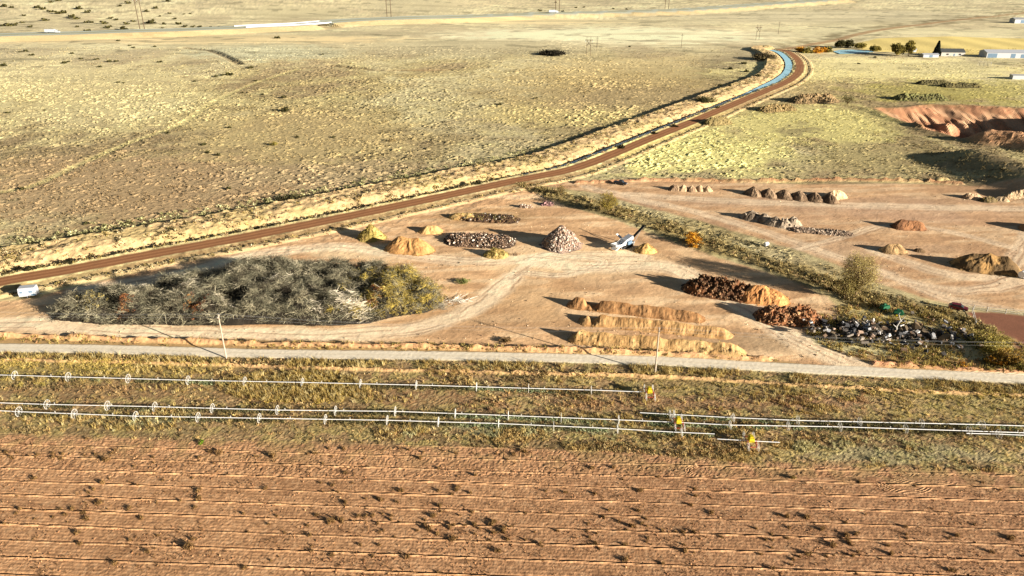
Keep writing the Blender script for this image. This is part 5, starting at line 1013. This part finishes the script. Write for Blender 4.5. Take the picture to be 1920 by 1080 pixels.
building('shed', 'low white shed in front of the farmhouse on the left', (1742, 107), 14, 6, 2.6, .8, 0, M_WHITE, M_WHITE, [('door', 0, 3, .1, 2.1)])
building('shed', 'tiny white hut left of the conifer', (1710, 97), 6, 4, 2.6, .8, 0, M_WHITE, M_WHITE, [('door', 0, 1, .1, 2)])
building('metal_shed', 'long white metal shed with a blue grey bay at the right edge', (1880, 107), 36, 14, 4.6, 2.0, -4, M_WHITE, M_WHITE, [('bay_door', -13, 8, .1, 3.8), ('bay_door', 5, 4, .1, 3.6), ('bay_door', 14, 4.5, .1, 3.2)])
building('shed', 'white flat roofed shed cut by the right edge on the grassland', (1914, 148), 15, 5, 3.0, .3, -4, M_WHITE, M_WHITE, [('door', 3, 1.2, .1, 2)])
building('shed', 'far pale blue shed by the right edge near the top', (1912, 43), 22, 12, 5, 2, 0, M_WHITE, M_STEEL, [('bay_door', 0, 6, .1, 4)])
def pylon(px, label, H=30, sp=8, single=False, r=.42):
    x, y, z = GP(*px); root = empty('pylon', (x, y, z), R(4), label, 'pylon', 'wooden transmission pylons')
    for sx in ((-sp/2, sp/2) if not single else (0,)): MB().tube([(sx, 0, -1), (sx, 0, H)], [r*1.35, r*1.0], 6).out('post', M_DARKPOLE, root)
    if not single:
        MB().box((0, 0, H-3), (sp*2, .5, .5)).out('crossarm', M_DARKPOLE, root); b = MB(); b.tube([(-sp/2, 0, H-8), (sp/2, 0, H-3.2)], .2, 4); b.tube([(sp/2, 0, H-8), (-sp/2, 0, H-3.2)], .2, 4); b.out('brace', M_DARKPOLE, root)
        for sx in (-sp*.9, 0, sp*.9): MB().tube([(sx, 0, H-3.2), (sx, 0, H-5.2)], .18, 5).out('insulator', M_STEEL, root)
    else: MB().box((0, 0, H-1.5), (3, .3, .3)).out('crossarm', M_DARKPOLE, root)
pylon((267, 56), 'twin post pylon nearest the left edge among the junipers', 38, 5.5, r=.38)
pylon((730, 38), 'twin post pylon above the far dark hollow', 36, 5.5, r=.38); pylon((1045, 21), 'twin post pylon by the far white lorry', 36, 6, r=.42); pylon((1250, 18), 'faint twin post pylon, farthest along the highway', 34, 6, r=.36)
pylon((1103, 105), 'short twin post pylon on the open plain near the dark thicket', 17, 3.6, r=.16); pylon((1119, 95), 'single thin post just right of the short twin post pylon', 13, single=True, r=.16)
pylon((1277, 91), 'single thin post halfway to the canal bend', 14, single=True, r=.16); pylon((1420, 75), 'twin thin posts on the pale plain above the canal bend', 16, 3.5, r=.15); pylon((1459, 64), 'farthest single thin post above the canal bend', 14, single=True, r=.17)
def bridge():
    P = HIGHWAY; acc = np.concatenate([[0], np.cumsum(np.linalg.norm(np.diff(P, axis=0), axis=1))]); c = np.array([np.interp(HS_BRIDGE, acc, P[:, k]) for k in (0, 1)]); d = np.array([np.interp(HS_BRIDGE+5, acc, P[:, k]) for k in (0, 1)])-c; a = math.atan2(d[1], d[0])
    z = float(macro(np.array([c[0]]), np.array([c[1]]))[0]); root = empty('highway_bridge', (c[0], c[1], z), a, 'white concrete highway overpass with a dark opening beneath', 'bridge')
    MB().box((0, 0, 3.5), (36, 25, .9)).out('deck', M_CONC, root)
    for sx in (-13, 13): MB().box((sx, 0, 1.2), (1.5, 23, 3.8)).out('abutment', M_CONC, root)
    # barrier walls run far along the approach
    for sy in (-12.7, 12.7):
        q = MB(); s = np.arange(-96, 21, 8.0)
        pts = [np.array([np.interp(HS_BRIDGE+v, acc, P[:, 0]), np.interp(HS_BRIDGE+v, acc, P[:, 1])])-c for v in s]; ca, sa = math.cos(-a), math.sin(-a)
        L = [(p[0]*ca-p[1]*sa, p[0]*sa+p[1]*ca) for p in pts]
        for (x0, y0), (x1, y1), v in zip(L[:-1], L[1:], s):
            zt = (hz(c[0]+pts[0][0], c[1]+pts[0][1]) if False else 0)+4.5; q.box(((x0+x1)/2, (y0+y1)/2+sy, 4.3), (math.hypot(x1-x0, y1-y0)+.1, .5, 1.5), math.atan2(y1-y0, x1-x0))
        q.out('barrier', M_WHITE, root)
bridge()

# ------------------------------------------------------------------ camera, light, world
cam = bpy.data.cameras.new('camera'); co = bpy.data.objects.new('camera', cam); scene.collection.objects.link(co)
co.location = (0, 0, HCAM); co.rotation_euler = (R(90)-PITCH, 0, 0); cam.sensor_width = 36; cam.lens = 36*FPX/1920; cam.clip_end = 20000; cam.clip_start = .5
scene.camera = co
sun = bpy.data.lights.new('sun', 'SUN'); sun.energy = 13.5; sun.angle = R(.5); sun.color = (1, .91, .79)
so = bpy.data.objects.new('sun', sun); scene.collection.objects.link(so)
from mathutils import Vector
sd = Vector((math.cos(SUN_AZ)*math.cos(SUN_EL), math.sin(SUN_AZ)*math.cos(SUN_EL), math.sin(SUN_EL)))
so.rotation_euler = sd.to_track_quat('Z', 'Y').to_euler()
w = bpy.data.worlds.new('World'); scene.world = w; w.use_nodes = True; nt = w.node_tree
sky = nt.nodes.new('ShaderNodeTexSky'); sky.sky_type = 'NISHITA'; sky.sun_disc = False; sky.sun_elevation = SUN_EL; sky.sun_rotation = R(90)-SUN_AZ
bg = nt.nodes['Background']; bg.inputs['Strength'].default_value = .06; nt.links.new(sky.outputs[0], bg.inputs[0])
scene.view_settings.view_transform = 'Standard'; scene.view_settings.look = 'None'; scene.view_settings.exposure = 0; scene.view_settings.gamma = 1
scene.render.engine = 'CYCLES'
